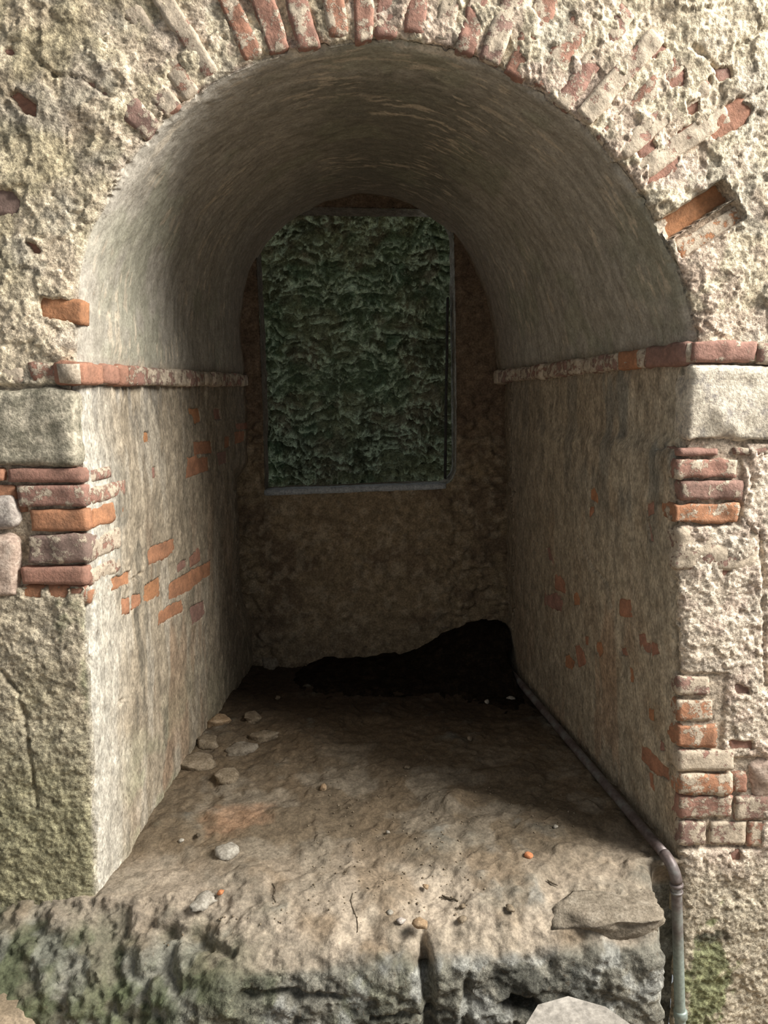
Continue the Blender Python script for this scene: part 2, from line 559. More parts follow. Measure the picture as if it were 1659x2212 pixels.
RIGHT_PATCH = [
    ([(1275, 1058), (1282, 1052), (1290, 1068), (1289, 1083), (1276, 1081)], 0.9, 0.0),
    ([(1274, 1098), (1284, 1092), (1282, 1110), (1274, 1118)], 0.7, 0.1),
    ([(1336, 1294), (1360, 1296), (1362, 1318), (1352, 1328), (1338, 1318)], 0.65, 0.05),
    ([(1196, 1248), (1206, 1244), (1218, 1262), (1214, 1278), (1198, 1270)], 0.6, 0.2),
    ([(1176, 1290), (1198, 1282), (1214, 1302), (1210, 1320), (1184, 1308)], 0.3, 0.3),
    ([(1238, 1288), (1244, 1278), (1252, 1294), (1250, 1308), (1240, 1306)], 0.85, 0.1),
    ([(1178, 1182), (1188, 1186), (1194, 1216), (1184, 1206)], 0.25, 0.3),
    ([(1219, 1420), (1228, 1413), (1240, 1430), (1236, 1448), (1222, 1440)], 0.85, 0.05),
    ([(1240, 1396), (1250, 1390), (1260, 1412), (1258, 1434), (1246, 1424)], 0.6, 0.25),
    ([(1287, 1388), (1299, 1384), (1303, 1408), (1296, 1420), (1288, 1408)], 0.85, 0.05),
    ([(1263, 1374), (1270, 1376), (1270, 1392), (1264, 1390)], 0.7, 0.1),
    ([(1377, 1372), (1392, 1370), (1396, 1392), (1380, 1388)], 0.5, 0.05),
    ([(1388, 1392), (1402, 1388), (1404, 1412), (1392, 1406)], 0.45, 0.05),
    ([(1404, 1388), (1420, 1390), (1426, 1412), (1408, 1416)], 0.5, 0.1),
    ([(1338, 1402), (1350, 1398), (1354, 1416), (1342, 1414)], 0.5, 0.25),
    ([(1356, 1440), (1366, 1446), (1368, 1474), (1360, 1476)], 0.85, 0.05),
    ([(1400, 1530), (1412, 1534), (1412, 1556), (1400, 1552)], 0.85, 0.05),
    ([(1385, 1612), (1398, 1618), (1444, 1662), (1444, 1690), (1434, 1678), (1418, 1674), (1386, 1640)], 0.65, 0.1),
    ([(1398, 1664), (1408, 1674), (1412, 1708), (1402, 1700)], 0.65, 0.1),
    ([(1396, 1088), (1410, 1082), (1412, 1110), (1400, 1114)], 0.45, 0.3),
    ([(1398, 1126), (1404, 1122), (1412, 1170), (1406, 1168)], 0.2, 0.2),
    ([(1424, 1600), (1432, 1606), (1434, 1624), (1426, 1620)], 0.3, 0.2),
]

# ------------------------------------------------------------------ the continuous skin: front face, rounded arris, jambs and vault
d_front = np.r_[np.linspace(0, 0.66, 150), np.r_[np.linspace(0.668, 1.30, 75), 1.6, 2.6, 5.0]][::-1]     # distance outwards from the arris
y_in = np.r_[np.linspace(0.004, 0.05, 12), np.linspace(0.056, D + 0.03, 285)]
NF, NI = len(d_front), len(y_in)
NT = NF + NI
RC = 0.022
dirs = np.zeros((NS, 2))
dirs[:S_L + 1] = (-1, 0)
dirs[S_R:] = (1, 0)
mid = front_curve[S_L + 1:S_R]
vv = mid - np.array((0.0, ZC))
ang_dir = vv / np.linalg.norm(vv, axis=1, keepdims=True)
dirs[S_L + 1:S_R] = ang_dir
for _ in range(20):
    dirs[1:-1] = (dirs[:-2] + 2 * dirs[1:-1] + dirs[2:]) / 4
dirs /= np.linalg.norm(dirs, axis=1, keepdims=True)
P = np.zeros((NS, NT, 3))
fd = d_front[None, :]
P[:, :NF, 0] = front_curve[:, 0:1] + dirs[:, 0:1] * fd
P[:, :NF, 2] = front_curve[:, 1:2] + dirs[:, 1:2] * fd
e = np.clip(RC - d_front, 0, RC)
P[:, :NF, 1] = (RC - np.sqrt(RC * RC - e * e))[None, :] * 0.7
w = np.clip(y_in / D, 0, 1.02)
e2 = np.clip(RC - y_in, 0, RC)
off = (RC - np.sqrt(RC * RC - e2 * e2)) * 0.0
for k in range(2):
    P[:, NF:, (0, 2)[k]] = front_curve[:, k:k + 1] * (1 - w) + back_curve[:, k:k + 1] * w
P[:, NF:, 1] = (y_in + RC * 0.7 * np.clip(1 - y_in / 0.03, 0, 1))[None, :]
NRM = grid_normals(P)
if NRM[10, 10, 1] > 0:
    NRM = -NRM
    SKIN_FLIP = True
else:
    SKIN_FLIP = False
for _ in range(4):
    NRM[:, 1:-1] = (NRM[:, :-2] + 2 * NRM[:, 1:-1] + NRM[:, 2:]) / 4
NRM /= np.linalg.norm(NRM, axis=-1, keepdims=True)

sidx = np.arange(NS)[:, None] * np.ones((1, NT))
tidx = np.ones((NS, 1)) * np.arange(NT)[None, :]
isF = sstep(NF + 3, NF - 6, tidx)                   # front face
inV = sstep(S_L - 4, S_L + 10, sidx) * sstep(S_R + 4, S_R - 10, sidx)   # arch part
leftS = (sidx <= (NS // 2)).astype(float)
X, Y, Z = P[..., 0], P[..., 1], P[..., 2]

n_big = fbm(P, 7, 3, 1)
n_mid = fbm(P, 30, 3, 5)
n_gr = ridge(P, 62, 2, 9)
n_fine = fbm(P, 150, 2, 13)
Pz = P * np.array((1, 1, 0.22))
n_streak = fbm(Pz, 34, 3, 21)
# along the vault: streaks follow the curve
ARC = np.stack([sidx * 0.0045 * 0.35, P[..., 1] * 1.7, sidx * 0], -1)
n_arc = fbm(ARC, 26, 4, 31)
n_layer = fbm(P, 13, 4, 41)
n_patch = fbm(P, 4.2, 4, 47)

layer = sstep(0.04, 0.12, n_layer)
rough_front = 0.010 * n_big + 0.0036 * n_mid + 0.0020 * n_gr + 0.0020 * n_fine + 0.006 * layer
rough_left_low = 0.006 * n_big + 0.0055 * n_mid + 0.0026 * n_gr + 0.0018 * n_fine
lowleft = leftS * sstep(0.95, 0.80, Z) * isF
rightpier = (1 - leftS) * sstep(1.30, 1.25, Z) * isF
rough_right = 0.004 * n_big + 0.0035 * n_mid + 0.0028 * n_gr + 0.0024 * n_fine + 0.005 * layer
hF = rough_front * (1 - lowleft) * (1 - rightpier) + rough_left_low * lowleft + rough_right * rightpier
jam_l = sstep(0.06, 0.20, fbm(P * np.array((1, 1, 0.6)), 9, 4, 55))
hJ = 0.004 * n_big + 0.0012 * n_mid + 0.0010 * n_streak + 0.0007 * n_gr - 0.0025 * jam_l
hV = 0.006 * n_big + 0.0015 * n_mid + 0.0014 * n_arc + 0.0005 * n_gr
hI = hV * inV + hJ * (1 - inV)
H = hF * isF + hI * (1 - isF)
# arris worn: uneven chips along the edge
edge = np.exp(-((tidx - NF) / 6.0) ** 2)
H -= edge * (0.008 + 0.012 * sstep(0.0, 0.5, n_mid))

# ---- colours (render, lime, moss and soot, with some light and its fall-off painted in)
CREAM, TAN, PINK = (0.64, 0.545, 0.395), (0.42, 0.34, 0.235), (0.52, 0.385, 0.315)
GREY, MOSS, DGREEN = (0.30, 0.285, 0.25), (0.26, 0.25, 0.14), (0.16, 0.17, 0.095)
T = np.empty((NS, NT, 3))
T[:] = CREAM
T = mixc(T, TAN, 0.75 * sstep(-0.05, 0.45, n_patch))
T = mixc(T, GREY, 0.45 * sstep(0.1, 0.5, fbm(P, 10, 4, 61)))
ring = np.exp(-((fd * np.ones((NS, 1))).repeat(1, 0) / 0.30) ** 2)
ringF = np.zeros((NS, NT))
ringF[:, :NF] = ring * inV[:, :NF]
T = mixc(T, PINK, 0.65 * ringF * sstep(-0.25, 0.3, fbm(P, 17, 3, 67)) * (0.35 + 0.65 * sstep(-0.75, -0.3, X)))
T = mixc(T, (0.66, 0.555, 0.45), 0.75 * rightpier)
T = mixc(T, PINK, 0.45 * rightpier * sstep(-0.05, 0.35, fbm(P, 19, 3, 71)))
# upper left: ochre-green tinge
ul = isF * inV * sstep(-0.35, -0.65, X) * sstep(1.45, 1.75, Z)
T = mixc(T, (0.36, 0.31, 0.19), 0.6 * ul * sstep(-0.15, 0.3, fbm(P, 8, 3, 73)))
# left pier: damp and mossy towards the bottom
T = mixc(T, (0.42, 0.36, 0.265), 0.8 * lowleft)
mossn = fbm(P, 6, 4, 79)
T = mixc(T, MOSS, lowleft * sstep(0.75, 0.05, Z + 0.25 * mossn) * 0.75)
T = mixc(T, DGREEN, lowleft * sstep(0.25, 0.6, mossn + 0.3 * n_mid) * 0.7)
# right pier foot
rfoot = (1 - leftS) * isF * sstep(0.12, -0.1, Z + 0.06 * n_big)
T = mixc(T, (0.40, 0.35, 0.26), 0.8 * rfoot)
gx, _, gz = at(1525, 2130)
T = mixc(T, (0.19, 0.21, 0.10), 0.85 * (1 - leftS) * isF * sstep(0.35, -0.1, np.hypot((X - gx) / 0.065, (Z - gz) / 0.17) - 0.9 + 0.7 * n_mid))
gx, _, gz = at(1545, 2020)
T = mixc(T, (0.10, 0.095, 0.07), 0.8 * (1 - leftS) * isF * sstep(0.3, -0.1, np.hypot((X - gx) / 0.05, (Z - gz) / 0.02) - 0.9 + 0.8 * n_mid))

# jambs
TJ = np.empty((NS, NT, 3))
TJ[:] = (0.37, 0.31, 0.23)
TJ = mixc(TJ, (0.27, 0.225, 0.165), sstep(-0.1, 0.4, fbm(P * np.array((1, 1, 0.16)), 22, 3, 22)))
TJ = mixc(TJ, (0.175, 0.155, 0.12), 0.7 * sstep(0.18, 0.5, fbm(P * np.array((1, 1, 0.3)), 15, 4, 23)))
TJ = mixc(TJ, (0.48, 0.43, 0.35), 0.6 * sstep(0.1, 0.5, fbm(Pz, 16, 3, 83)))
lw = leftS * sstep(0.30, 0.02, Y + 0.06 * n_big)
TJ = mixc(TJ, (0.55, 0.52, 0.45), 0.8 * lw)  # pale front band paints in the light catching this edge
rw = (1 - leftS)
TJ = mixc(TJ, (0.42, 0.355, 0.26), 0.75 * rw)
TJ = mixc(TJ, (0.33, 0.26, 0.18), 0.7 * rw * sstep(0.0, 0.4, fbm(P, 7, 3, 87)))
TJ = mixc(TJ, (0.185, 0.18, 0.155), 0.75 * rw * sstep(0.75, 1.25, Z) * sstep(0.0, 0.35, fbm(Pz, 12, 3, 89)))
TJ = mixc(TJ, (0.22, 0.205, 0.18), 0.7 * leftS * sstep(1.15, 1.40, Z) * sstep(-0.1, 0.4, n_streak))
# iron-brown runs on both jambs, brick dust
TJ = mixc(TJ, (0.40, 0.225, 0.13), 0.4 * sstep(0.15, 0.5, fbm(Pz, 11, 3, 91)) * sstep(0.15, 0.5, Y) * sstep(1.1, 0.7, Z))
# green film low on the left jamb
TJ = mixc(TJ, (0.33, 0.33, 0.22), 0.55 * leftS * sstep(0.45, 0.1, Z) * sstep(-0.2, 0.3, mossn) * sstep(0.1, 0.3, Y))
TJ = mixc(TJ, (0.29, 0.235, 0.165), 0.55 * sstep(0.25, 0.9, Y + 0.1 * n_big))  # both jambs darken with depth: light fall-off painted into the tint
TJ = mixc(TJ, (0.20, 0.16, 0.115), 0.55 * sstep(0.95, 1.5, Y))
# vault
TV = np.empty((NS, NT, 3))
TV[:] = (0.40, 0.365, 0.305)
TV = mixc(TV, (0.27, 0.245, 0.195), 0.6 * sstep(-0.3, 0.4, n_arc))
soot = sstep(0.32, 0.0, np.abs(X - 0.05) - 0.12 * n_big - 0.1) * sstep(0.08, 0.3, Y + 0.1 * n_mid)
TV = mixc(TV, (0.175, 0.165, 0.13), 0.8 * soot)
TV = mixc(TV, (0.30, 0.30, 0.215), 0.45 * sstep(0.1, 0.5, fbm(P, 5, 3, 95)))
TV = mixc(TV, (0.56, 0.48, 0.37), 0.75 * sstep(0.33, 0.5, fbm(ARC, 40, 3, 97)) * sstep(0.0, 0.3, fbm(P, 5, 2, 99)))
TV = mixc(TV, (0.46, 0.42, 0.36), 0.5 * sstep(0.16, 0.0, Y + 0.03 * n_mid) * sstep(0.1, -0.5, X))  # front left rim of the vault lightened as if lit
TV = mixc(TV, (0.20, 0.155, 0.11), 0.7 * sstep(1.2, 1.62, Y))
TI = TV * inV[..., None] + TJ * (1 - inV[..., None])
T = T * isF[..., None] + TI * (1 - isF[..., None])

# ---- carve the places where the render has fallen off its bricks
def carve(poly, ax, az, region, depth, noise_amp=0.006, soft=0.003):
    poly = np.asarray(poly)
    lo, hi = poly.min(0) - 0.04, poly.max(0) + 0.04
    sel = region & (ax > lo[0]) & (ax < hi[0]) & (az > lo[1]) & (az < hi[1])
    if not sel.any():
        return
    sd = poly_sd(poly, ax[sel], az[sel]) + noise_amp * 0.6 * n_mid[sel] + noise_amp * 0.5 * n_gr[sel]
    m = sstep(soft, -soft, sd)
    H[sel] = H[sel] * (1 - 0.7 * m) - depth * m
    T[sel] = mixc(T[sel], (0.36, 0.27, 0.19), 0.8 * m)

regF = tidx < NF
regL = (tidx >= NF) & (sidx < S_L)
regR = (tidx >= NF) & (sidx > S_R)
PATCHES = []
for lst, reg, kind in ((FRONT_PATCH, regF, 'front'), (LEFT_PATCH, regL, 'left'), (RIGHT_PATCH, regR, 'right')):
    for poly, tone, wash in lst:
        if kind == 'front':
            q = np.array([[at(x, y)[0], at(x, y)[2]] for x, y in poly])
            carve(q, X, Z, reg, 0.016)
        else:
            sgn = -1 if kind == 'left' else 1
            q = np.array([at_jamb(sgn, x, y) for x, y in poly])
            carve(q, Y, Z, reg, 0.013, 0.005)
        PATCHES.append((kind, q, tone, wash))

# the slot where a voussoir has dropped out: a clean-sided recess in the arch ring, right
SLOT = np.array([[at(x, y)[0], at(x, y)[2]] for x, y in [(1414, 484), (1562, 388), (1590, 424), (1440, 520)]])
SLOT2 = np.array([[at(x, y)[0], at(x, y)[2]] for x, y in [(1458, 512), (1590, 428), (1612, 470), (1480, 556)]])
carve(SLOT, X, Z, regF, 0.060, 0.001, 0.002)
carve(SLOT2, X, Z, regF, 0.022, 0.004, 0.004)

# cracks: (points in px, which face, depth)
for pts, face in [([(60, 100), (90, 140), (120, 165), (180, 170), (230, 205)], 'F'), ([(1640, 1150), (1648, 1230), (1650, 1400), (1655, 1480)], 'F'),
                  ([(1500, 100), (1540, 140), (1590, 100), (1659, 60)], 'F'), ([(1610, 960), (1625, 1050), (1600, 1110), (1640, 1170)], 'F'),
                  ([(1500, 290), (1600, 215), (1659, 190)], 'F'), ([(1250, 1160), (1275, 1220), (1310, 1260), (1318, 1310)], 'R'),
                  ([(1218, 1000), (1222, 1022)], 'R'), ([(0, 1450), (40, 1500), (60, 1600), (80, 1750)], 'F'), ([(1415, 968), (1450, 962), (1490, 962)], 'R'),
                  ([(1440, 1648), (1480, 1650)], 'R'), ([(240, 1275), (290, 1250), (310, 1238)], 'L'), ([(255, 1525), (272, 1510)], 'L')]:
    if face == 'F':
        q = np.array([[at(x, y)[0], at(x, y)[2]] for x, y in pts]); ax, reg = X, regF
    else:
        sg = 1 if face == 'R' else -1
        q = np.array([at_jamb(sg, x, y) for x, y in pts]); ax, reg = Y, (regR if sg > 0 else regL)
    for a, b_ in zip(q[:-1], q[1:]):
        lo, hi = np.minimum(a, b_) - 0.03, np.maximum(a, b_) + 0.03
        sel = reg & (ax > lo[0]) & (ax < hi[0]) & (Z > lo[1]) & (Z < hi[1])
        if not sel.any():
            continue
        ex = b_ - a
        t = np.clip(((ax[sel] - a[0]) * ex[0] + (Z[sel] - a[1]) * ex[1]) / (ex @ ex), 0, 1)
        d_ = np.hypot(ax[sel] - a[0] - t * ex[0], Z[sel] - a[1] - t * ex[1]) + 0.005 * n_mid[sel]
        H[sel] -= 0.010 * np.exp(-(np.clip(d_, 0, 1) / 0.005) ** 2)

# brick beds: sink the render between the stones and bricks of both piers and in the arch ring
def sink(x0, y0, x1, y1, depth):
    a, b_ = at(x0, y0), at(x1, y1)
    m = regF * sstep(a[0] - 0.006, a[0] + 0.006, X) * sstep(b_[0] + 0.006, b_[0] - 0.006, X) * sstep(a[2] + 0.006, a[2] - 0.006, Z) * sstep(b_[2] - 0.006, b_[2] + 0.006, Z)
    H[:] = H * (1 - 0.5 * m) - depth * m
    T[:] = mixc(T, (0.40, 0.33, 0.25), 0.7 * m)
sink(-120, 832, 215, 1268, 0.016)
sink(1440, 780, 1800, 958, 0.012)
sink(1440, 958, 1600, 1135, 0.013)
sink(1440, 1640, 1640, 1835, 0.013)
sink(1440, 1455, 1560, 1640, 0.009)
H -= 0.006 * ringF * (fd[0][None, :].max() * 0 + 1) * np.pad(sstep(0.34, 0.28, fd) * np.ones((NS, 1)), ((0, 0), (0, NI))) * sstep(-0.72, -0.5, X + 0.02 * n_mid)

# ragged back end of the left jamb's render
tear = regL & (Y > 1.30)
te = sstep(1.46, 1.475, Y + 0.05 * n_mid + 0.02 * n_gr) * sstep(0.25, 0.45, Z) * sstep(1.05, 0.95, Z)
H -= np.where(tear, 0.045 * te, 0)
tear = regR & (Y > 1.30)
te = sstep(1.50, 1.53, Y + 0.06 * n_mid + 0.02 * n_gr) * sstep(0.20, 0.3, Z)
H -= np.where(tear, 0.03 * te, 0)

P2 = P + NRM * H[..., None]
NV = grid_normals(P2)
if NV[10, 10, 1] > 0:
    NV = -NV
Vf, Tf, Nf = P2.reshape(-1, 3), T.reshape(-1, 3), NV.reshape(-1, 3)
fs = np.arange(NS - 1)[:, None] * np.ones((1, NT - 1), int)
ft = np.ones((NS - 1, 1), int) * np.arange(NT - 1)[None, :]
zlowcut = (Z[:-1, :-1] > -0.14)
def skin(name, mask, mat):
    return link(name, np_mesh(name, Vf, grid_faces(NS, NT, mask, SKIN_FLIP), Tf, Nf), mat)
wall_front = tag(skin('wall_front', ft < NF, M_FRONT), 'rough cream rendered wall face around the arched niche, with bare bricks', 'wall', None, 'structure')
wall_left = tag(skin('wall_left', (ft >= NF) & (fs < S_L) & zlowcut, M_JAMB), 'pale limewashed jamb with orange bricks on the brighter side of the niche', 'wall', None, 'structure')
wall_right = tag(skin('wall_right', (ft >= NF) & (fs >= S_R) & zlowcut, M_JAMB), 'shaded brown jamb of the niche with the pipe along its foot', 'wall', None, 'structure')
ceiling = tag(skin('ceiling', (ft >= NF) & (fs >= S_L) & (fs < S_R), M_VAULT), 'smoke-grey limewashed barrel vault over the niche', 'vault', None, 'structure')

# ---- bricks behind the fallen render
def frame_front(cx, cz, ang, yface, depth):
    ex = (math.cos(ang), 0, math.sin(ang))
    ez = (-math.sin(ang), 0, math.cos(ang))
    return frame((cx, yface + depth / 2, cz), ex, (0, 1, 0), ez)

def min_box(q):
    """smallest box round an outline: centre, angle, size"""
    best = None
    for k in range(len(q)):
        d = q[(k + 1) % len(q)] - q[k]
        a = math.atan2(d[1], d[0])
        if math.cos(a) < 0:
            a += math.pi
        c, s = math.cos(a), math.sin(a)
        u, v = q[:, 0] * c + q[:, 1] * s, -q[:, 0] * s + q[:, 1] * c
        ar = (u.max() - u.min()) * (v.max() - v.min())
        if best is None or ar < best[0]:
            uc, vc = (u.max() + u.min()) / 2, (v.max() + v.min()) / 2
            best = (ar, uc * c - vc * s, uc * s + vc * c, math.atan2(s, c), u.max() - u.min(), v.max() - v.min())
    return best[1:]

def jamb_frame(side, y, z, ang, depth, sunk):
    x = jamb_x(side, y, z)
    dx = (jamb_x(side, y + 0.02, z) - jamb_x(side, y - 0.02, z)) / 0.04 if y > 0.03 else (jamb_x(side, y + 0.05, z) - x) / 0.05
    ey = Vector((dx, 1, 0)).normalized()
    ez = Vector((0, 0, 1))
    n_in = Vector((-side * ey.y, side * ey.x, 0))       # points into the niche
    # block local -y looks into the niche
    by = -n_in
    bx = ey * (1 if side < 0 else -1)
    bx2 = bx * math.cos(ang * (1 if side < 0 else -1)) + ez * math.sin(ang * (1 if side < 0 else -1))
    bz2 = bx2.cross(by)
    o = Vector((x, y, z)) - n_in * (sunk + depth / 2)
    return frame(o, bx2, by, bz2)

for kind, q, tone, wash in PATCHES:
    cx, cz, a, l, h = min_box(q)
    if kind == 'front':
        brick_obj(wall_front, frame_front(cx, cz, a, 0.0055, 0.06), l + 0.014, 0.06, h + 0.014, tone, wash)
    elif kind == 'left':
        brick_obj(wall_left, jamb_frame(-1, cx, cz, a, 0.06, 0.0035), l + 0.014, 0.06, h + 0.014, tone, wash)
    else:
        brick_obj(wall_right, jamb_frame(1, cx, cz, a, 0.06, 0.0035), l + 0.014, 0.06, h + 0.014, tone, wash)

# bricks lining the empty slot
for S, yf, tone in ((SLOT, 0.046, 0.95), (SLOT2, 0.016, 0.9)):
    cx, cz, a, l, h = min_box(S)
    brick_obj(wall_front, frame_front(cx + 0.012 * math.cos(a), cz + 0.012 * math.sin(a), a, yf, 0.03), l - 0.004, 0.03, h + 0.012, tone, -0.1 if S is SLOT else 0.50)

# ---- voussoirs of the arch ring: bricks on edge, fanned round the opening
arch_f = front_curve[S_L:S_R + 1]
seg = np.r_[0, np.cumsum(np.linalg.norm(np.diff(arch_f, axis=0), axis=1))]
pos, k = 0.62, 0
SPECIAL = {}
while pos < seg[-1] - 0.42:
    i = int(np.searchsorted(seg, pos))
    p, dr = arch_f[i], dirs[S_L + i]
    th = math.atan2(dr[1], dr[0])
    wdt = random.uniform(0.042, 0.056)
    ln = random.uniform(0.235, 0.275)
    xx = p[0]
    wash = random.choice([0.42, 0.46, 0.50, 0.53, 0.56]) + (0.02 if xx < -0.45 else 0.0) + (0.02 if xx > 0.35 else 0.0)
    tone = random.choice([0.15, 0.3, 0.35, 0.45, 0.55])
    yface = random.uniform(-0.006, 0.001) + (0.005 if xx < -0.45 else 0.0) + (0.001 if xx > 0.3 else 0.0)
    pxx = xx / 0.0012 + 832
    if abs(pxx - 545) < 22:
        wash, tone, yface = 0.08, 0.8, 0.016
    if abs(pxx - 622) < 28 or abs(pxx - 783) < 28:
        wash, tone = 0.42, 0.4
    if abs(pxx - 1095) < 26:
        wash, tone = 0.42, 0.45
    gap = random.uniform(0.004, 0.030)
    c = p + dr * (gap + ln / 2)
    # leave the slot free
    if np.hypot(*(c - SLOT.mean(0))) > 0.09:
        brick_obj(wall_front, frame_front(c[0], c[1], th + random.uniform(-0.03, 0.03), yface, 0.08), ln, 0.08, wdt, tone, wash, cell=0.009, r=0.005, amp=0.0035)
    pos += wdt + random.uniform(0.008, 0.018)
    k += 1

# ---- quoin bricks and blocks of the two piers: boxes that turn the corner
def pier_block(x0, y0, x1, y1, yface, depth, tone, wash, mat=None, name='brick', corner=0, r=0.006, amp=0.002, tilt=0.0, cell=0.012, nscale=45):
    """px box on the front face; corner=-1/1: carried past the arris so the end shows on the jamb"""
    a, b_ = at(x0, y0), at(x1, y1)
    xa, xb, z1, z0 = a[0], b_[0], a[2], b_[2]
    zm = (z0 + z1) / 2
    if corner < 0:
        xb = float(jamb_x(-1, 0.0, zm)) + 0.001
    elif corner > 0:
        xa = float(jamb_x(1, 0.0, zm)) - 0.001
    return brick_obj(wall_front, frame_front((xa + xb) / 2, zm, tilt, yface, depth), xb - xa, depth, z1 - z0, tone, wash, mat, name, cell, r, amp, nscale)

# left pier
pier_block(-150, 838, 175, 1006, -0.016, 0.10, 0, 0, M_ST_MOSSY, 'stone', 0, 0.022, 0.006, 0, 0.012, 22)
pier_block(-150, 1013, 10, 1040, -0.004, 0.10, 0.65, 0.2)
pier_block(15, 1011, 195, 1042, -0.006, 0.13, 0.35, 0.28, corner=-1)
pier_block(-60, 1048, 33, 1085, 0.004, 0.10, 0.75, 0.25)
pier_block(38, 1048, 195, 1094, -0.010, 0.15, 0.3, 0.42, corner=-1)
pier_block(62, 1100, 200, 1148, -0.004, 0.15, 0.8, 0.22, corner=-1)
pier_block(58, 1155, 195, 1216, -0.010, 0.10, 0.05, 0.42, corner=-1, amp=0.004)
pier_block(46, 1224, 192, 1262, -0.010, 0.13, 0.4, 0.28, corner=-1)
pier_block(20, 1080, 58, 1108, 0.008, 0.06, 0.6, 0.2)
pier_block(-90, 1068, 44, 1150, -0.024, 0.10, 0, 0, M_ST_GREY, 'stone', 0, 0.03, 0.006, 0.1, 0.012, 20)
pier_block(-90, 1157, 46, 1292, -0.026, 0.10, 0, 0, M_ST_PINK, 'stone', 0, 0.022, 0.006, -0.04, 0.012, 20)
# the same courses where they turn on to the jamb
for poly, tone, wash in [([(196, 1012), (238, 1006), (240, 1034), (198, 1040)], 0.3, 0.47), ([(197, 1050), (268, 1036), (272, 1072), (200, 1091)], 0.35, 0.48),
                         ([(200, 1098), (264, 1081), (268, 1118), (202, 1146)], 0.85, 0.26), ([(198, 1157), (262, 1137), (262, 1184), (200, 1213)], 0.35, 0.53),
                         ([(196, 1224), (262, 1201), (260, 1238), (197, 1259)], 0.35, 0.53), ([(194, 1270), (238, 1256), (234, 1284), (206, 1300)], 0.75, 0.47)]:
    q = np.array([at_jamb(-1, x, y) for x, y in poly])
    cx, cz, a, l, h = min_box(q)
    brick_obj(wall_left, jamb_frame(-1, cx, cz, 0.0, 0.06, -0.003), l, 0.06, h * 0.94, tone, wash, r=0.009, amp=0.003)
# right pier
pier_block(1488, 787, 1760, 953, -0.012, 0.10, 0, 0, M_ST_WHITE, 'stone', 0, 0.016, 0.006, 0, 0.012, 30)
pier_block(1455, 967, 1552, 986, -0.002, 0.10, 0.25, 0.3, corner=1)
pier_block(1585, 966, 1720, 984, -0.002, 0.08, 0.25, 0.47)
pier_block(1458, 991, 1592, 1033, -0.006, 0.12, 0.35, 0.45, corner=1, amp=0.004)
pier_block(1470, 1038, 1602, 1081, -0.004, 0.12, 0.2, 0.40, amp=0.003)
pier_block(1456, 1086, 1592, 1130, -0.006, 0.12, 0.8, 0.41, corner=1, amp=0.004)
pier_block(1625, 1084, 1760, 1128, 0.002, 0.08, 0.45, 0.41)
pier_block(1458, 1139, 1640, 1232, -0.002, 0.10, 0.2, 0.55, corner=1, amp=0.006, r=0.016)
pier_block(1466, 1461, 1532, 1502, -0.002, 0.10, 0.2, 0.49, corner=1)
pier_block(1466, 1513, 1540, 1558, 0.0, 0.10, 0.75, 0.47, corner=1)
pier_block(1466, 1566, 1545, 1614, -0.002, 0.10, 0.75, 0.41, corner=1, amp=0.004)
pier_block(1466, 1620, 1585, 1664, -0.006, 0.12, 0.3, 0.57, corner=1)
pier_block(1468, 1671, 1580, 1714, -0.006, 0.12, 0.75, 0.47, corner=1, amp=0.004)
pier_block(1584, 1671, 1612, 1712, -0.003, 0.08, 0.5, 0.41)
pier_block(1466, 1720, 1580, 1767, -0.003, 0.12, 0.35, 0.43, corner=1, amp=0.003)
pier_block(1590, 1722, 1740, 1770, -0.003, 0.10, 0.2, 0.47)
pier_block(1466, 1776, 1525, 1826, -0.003, 0.12, 0.15, 0.47, corner=1, amp=0.003)
pier_block(1535, 1776, 1610, 1826, 0.0, 0.08, 0.2, 0.53)
pier_block(1616, 1774, 1740, 1826, -0.004, 0.08, 0.5, 0.49)
pier_block(1620, 1630, 1750, 1712, -0.008, 0.08, 0, 0, M_ST_PINK, 'stone', 0, 0.025, 0.008, 0.3, 0.012, 25)

# ------------------------------------------------------------------ string course at the springing: a line of bricks on each jamb
def course(name, side, y0, y1, zf0, zf1, hgt, lab, pieces):
    t = empty(name)
    tag(t, lab, 'ledge', None, 'structure')
    y = y0
    for (ln, tone, wash) in pieces:
        ym = y + ln / 2
        w_ = (ym - y0) / (y1 - y0)
        zc = zf0 + (zf1 - zf0) * w_
        hh = hgt * random.uniform(0.93, 1.05)
        M = jamb_frame(side, max(ym, 0.0), zc, random.uniform(-0.02, 0.02), 0.08, -random.uniform(0.022, 0.030))
        if ym < 0.0:
            M.translation.y = ym
        brick_obj(t, M, ln - 0.004, 0.08, hh, tone, wash, r=0.010, amp=0.003)
        y += ln
    # lime bedding behind the bricks
    M = jamb_frame(side, (y0 + y1) / 2, (zf0 + zf1) / 2, -0.0, 0.06, -0.016)
    dz = (zf1 - zf0)
    a = math.atan2(dz, y1 - y0)
    M = jamb_frame(side, (y0 + y1) / 2, (zf0 + zf1) / 2, a * 1.0, 0.06, -0.016)
    bed = link('mortar_bed', block_mesh('mortar_bed', y1 - y0 + 0.02, 0.06, hgt * 0.96, nseed(), 0.03, 0.008, 0.003), M_MORTAR, t)
    bed.matrix_world = M
    return t

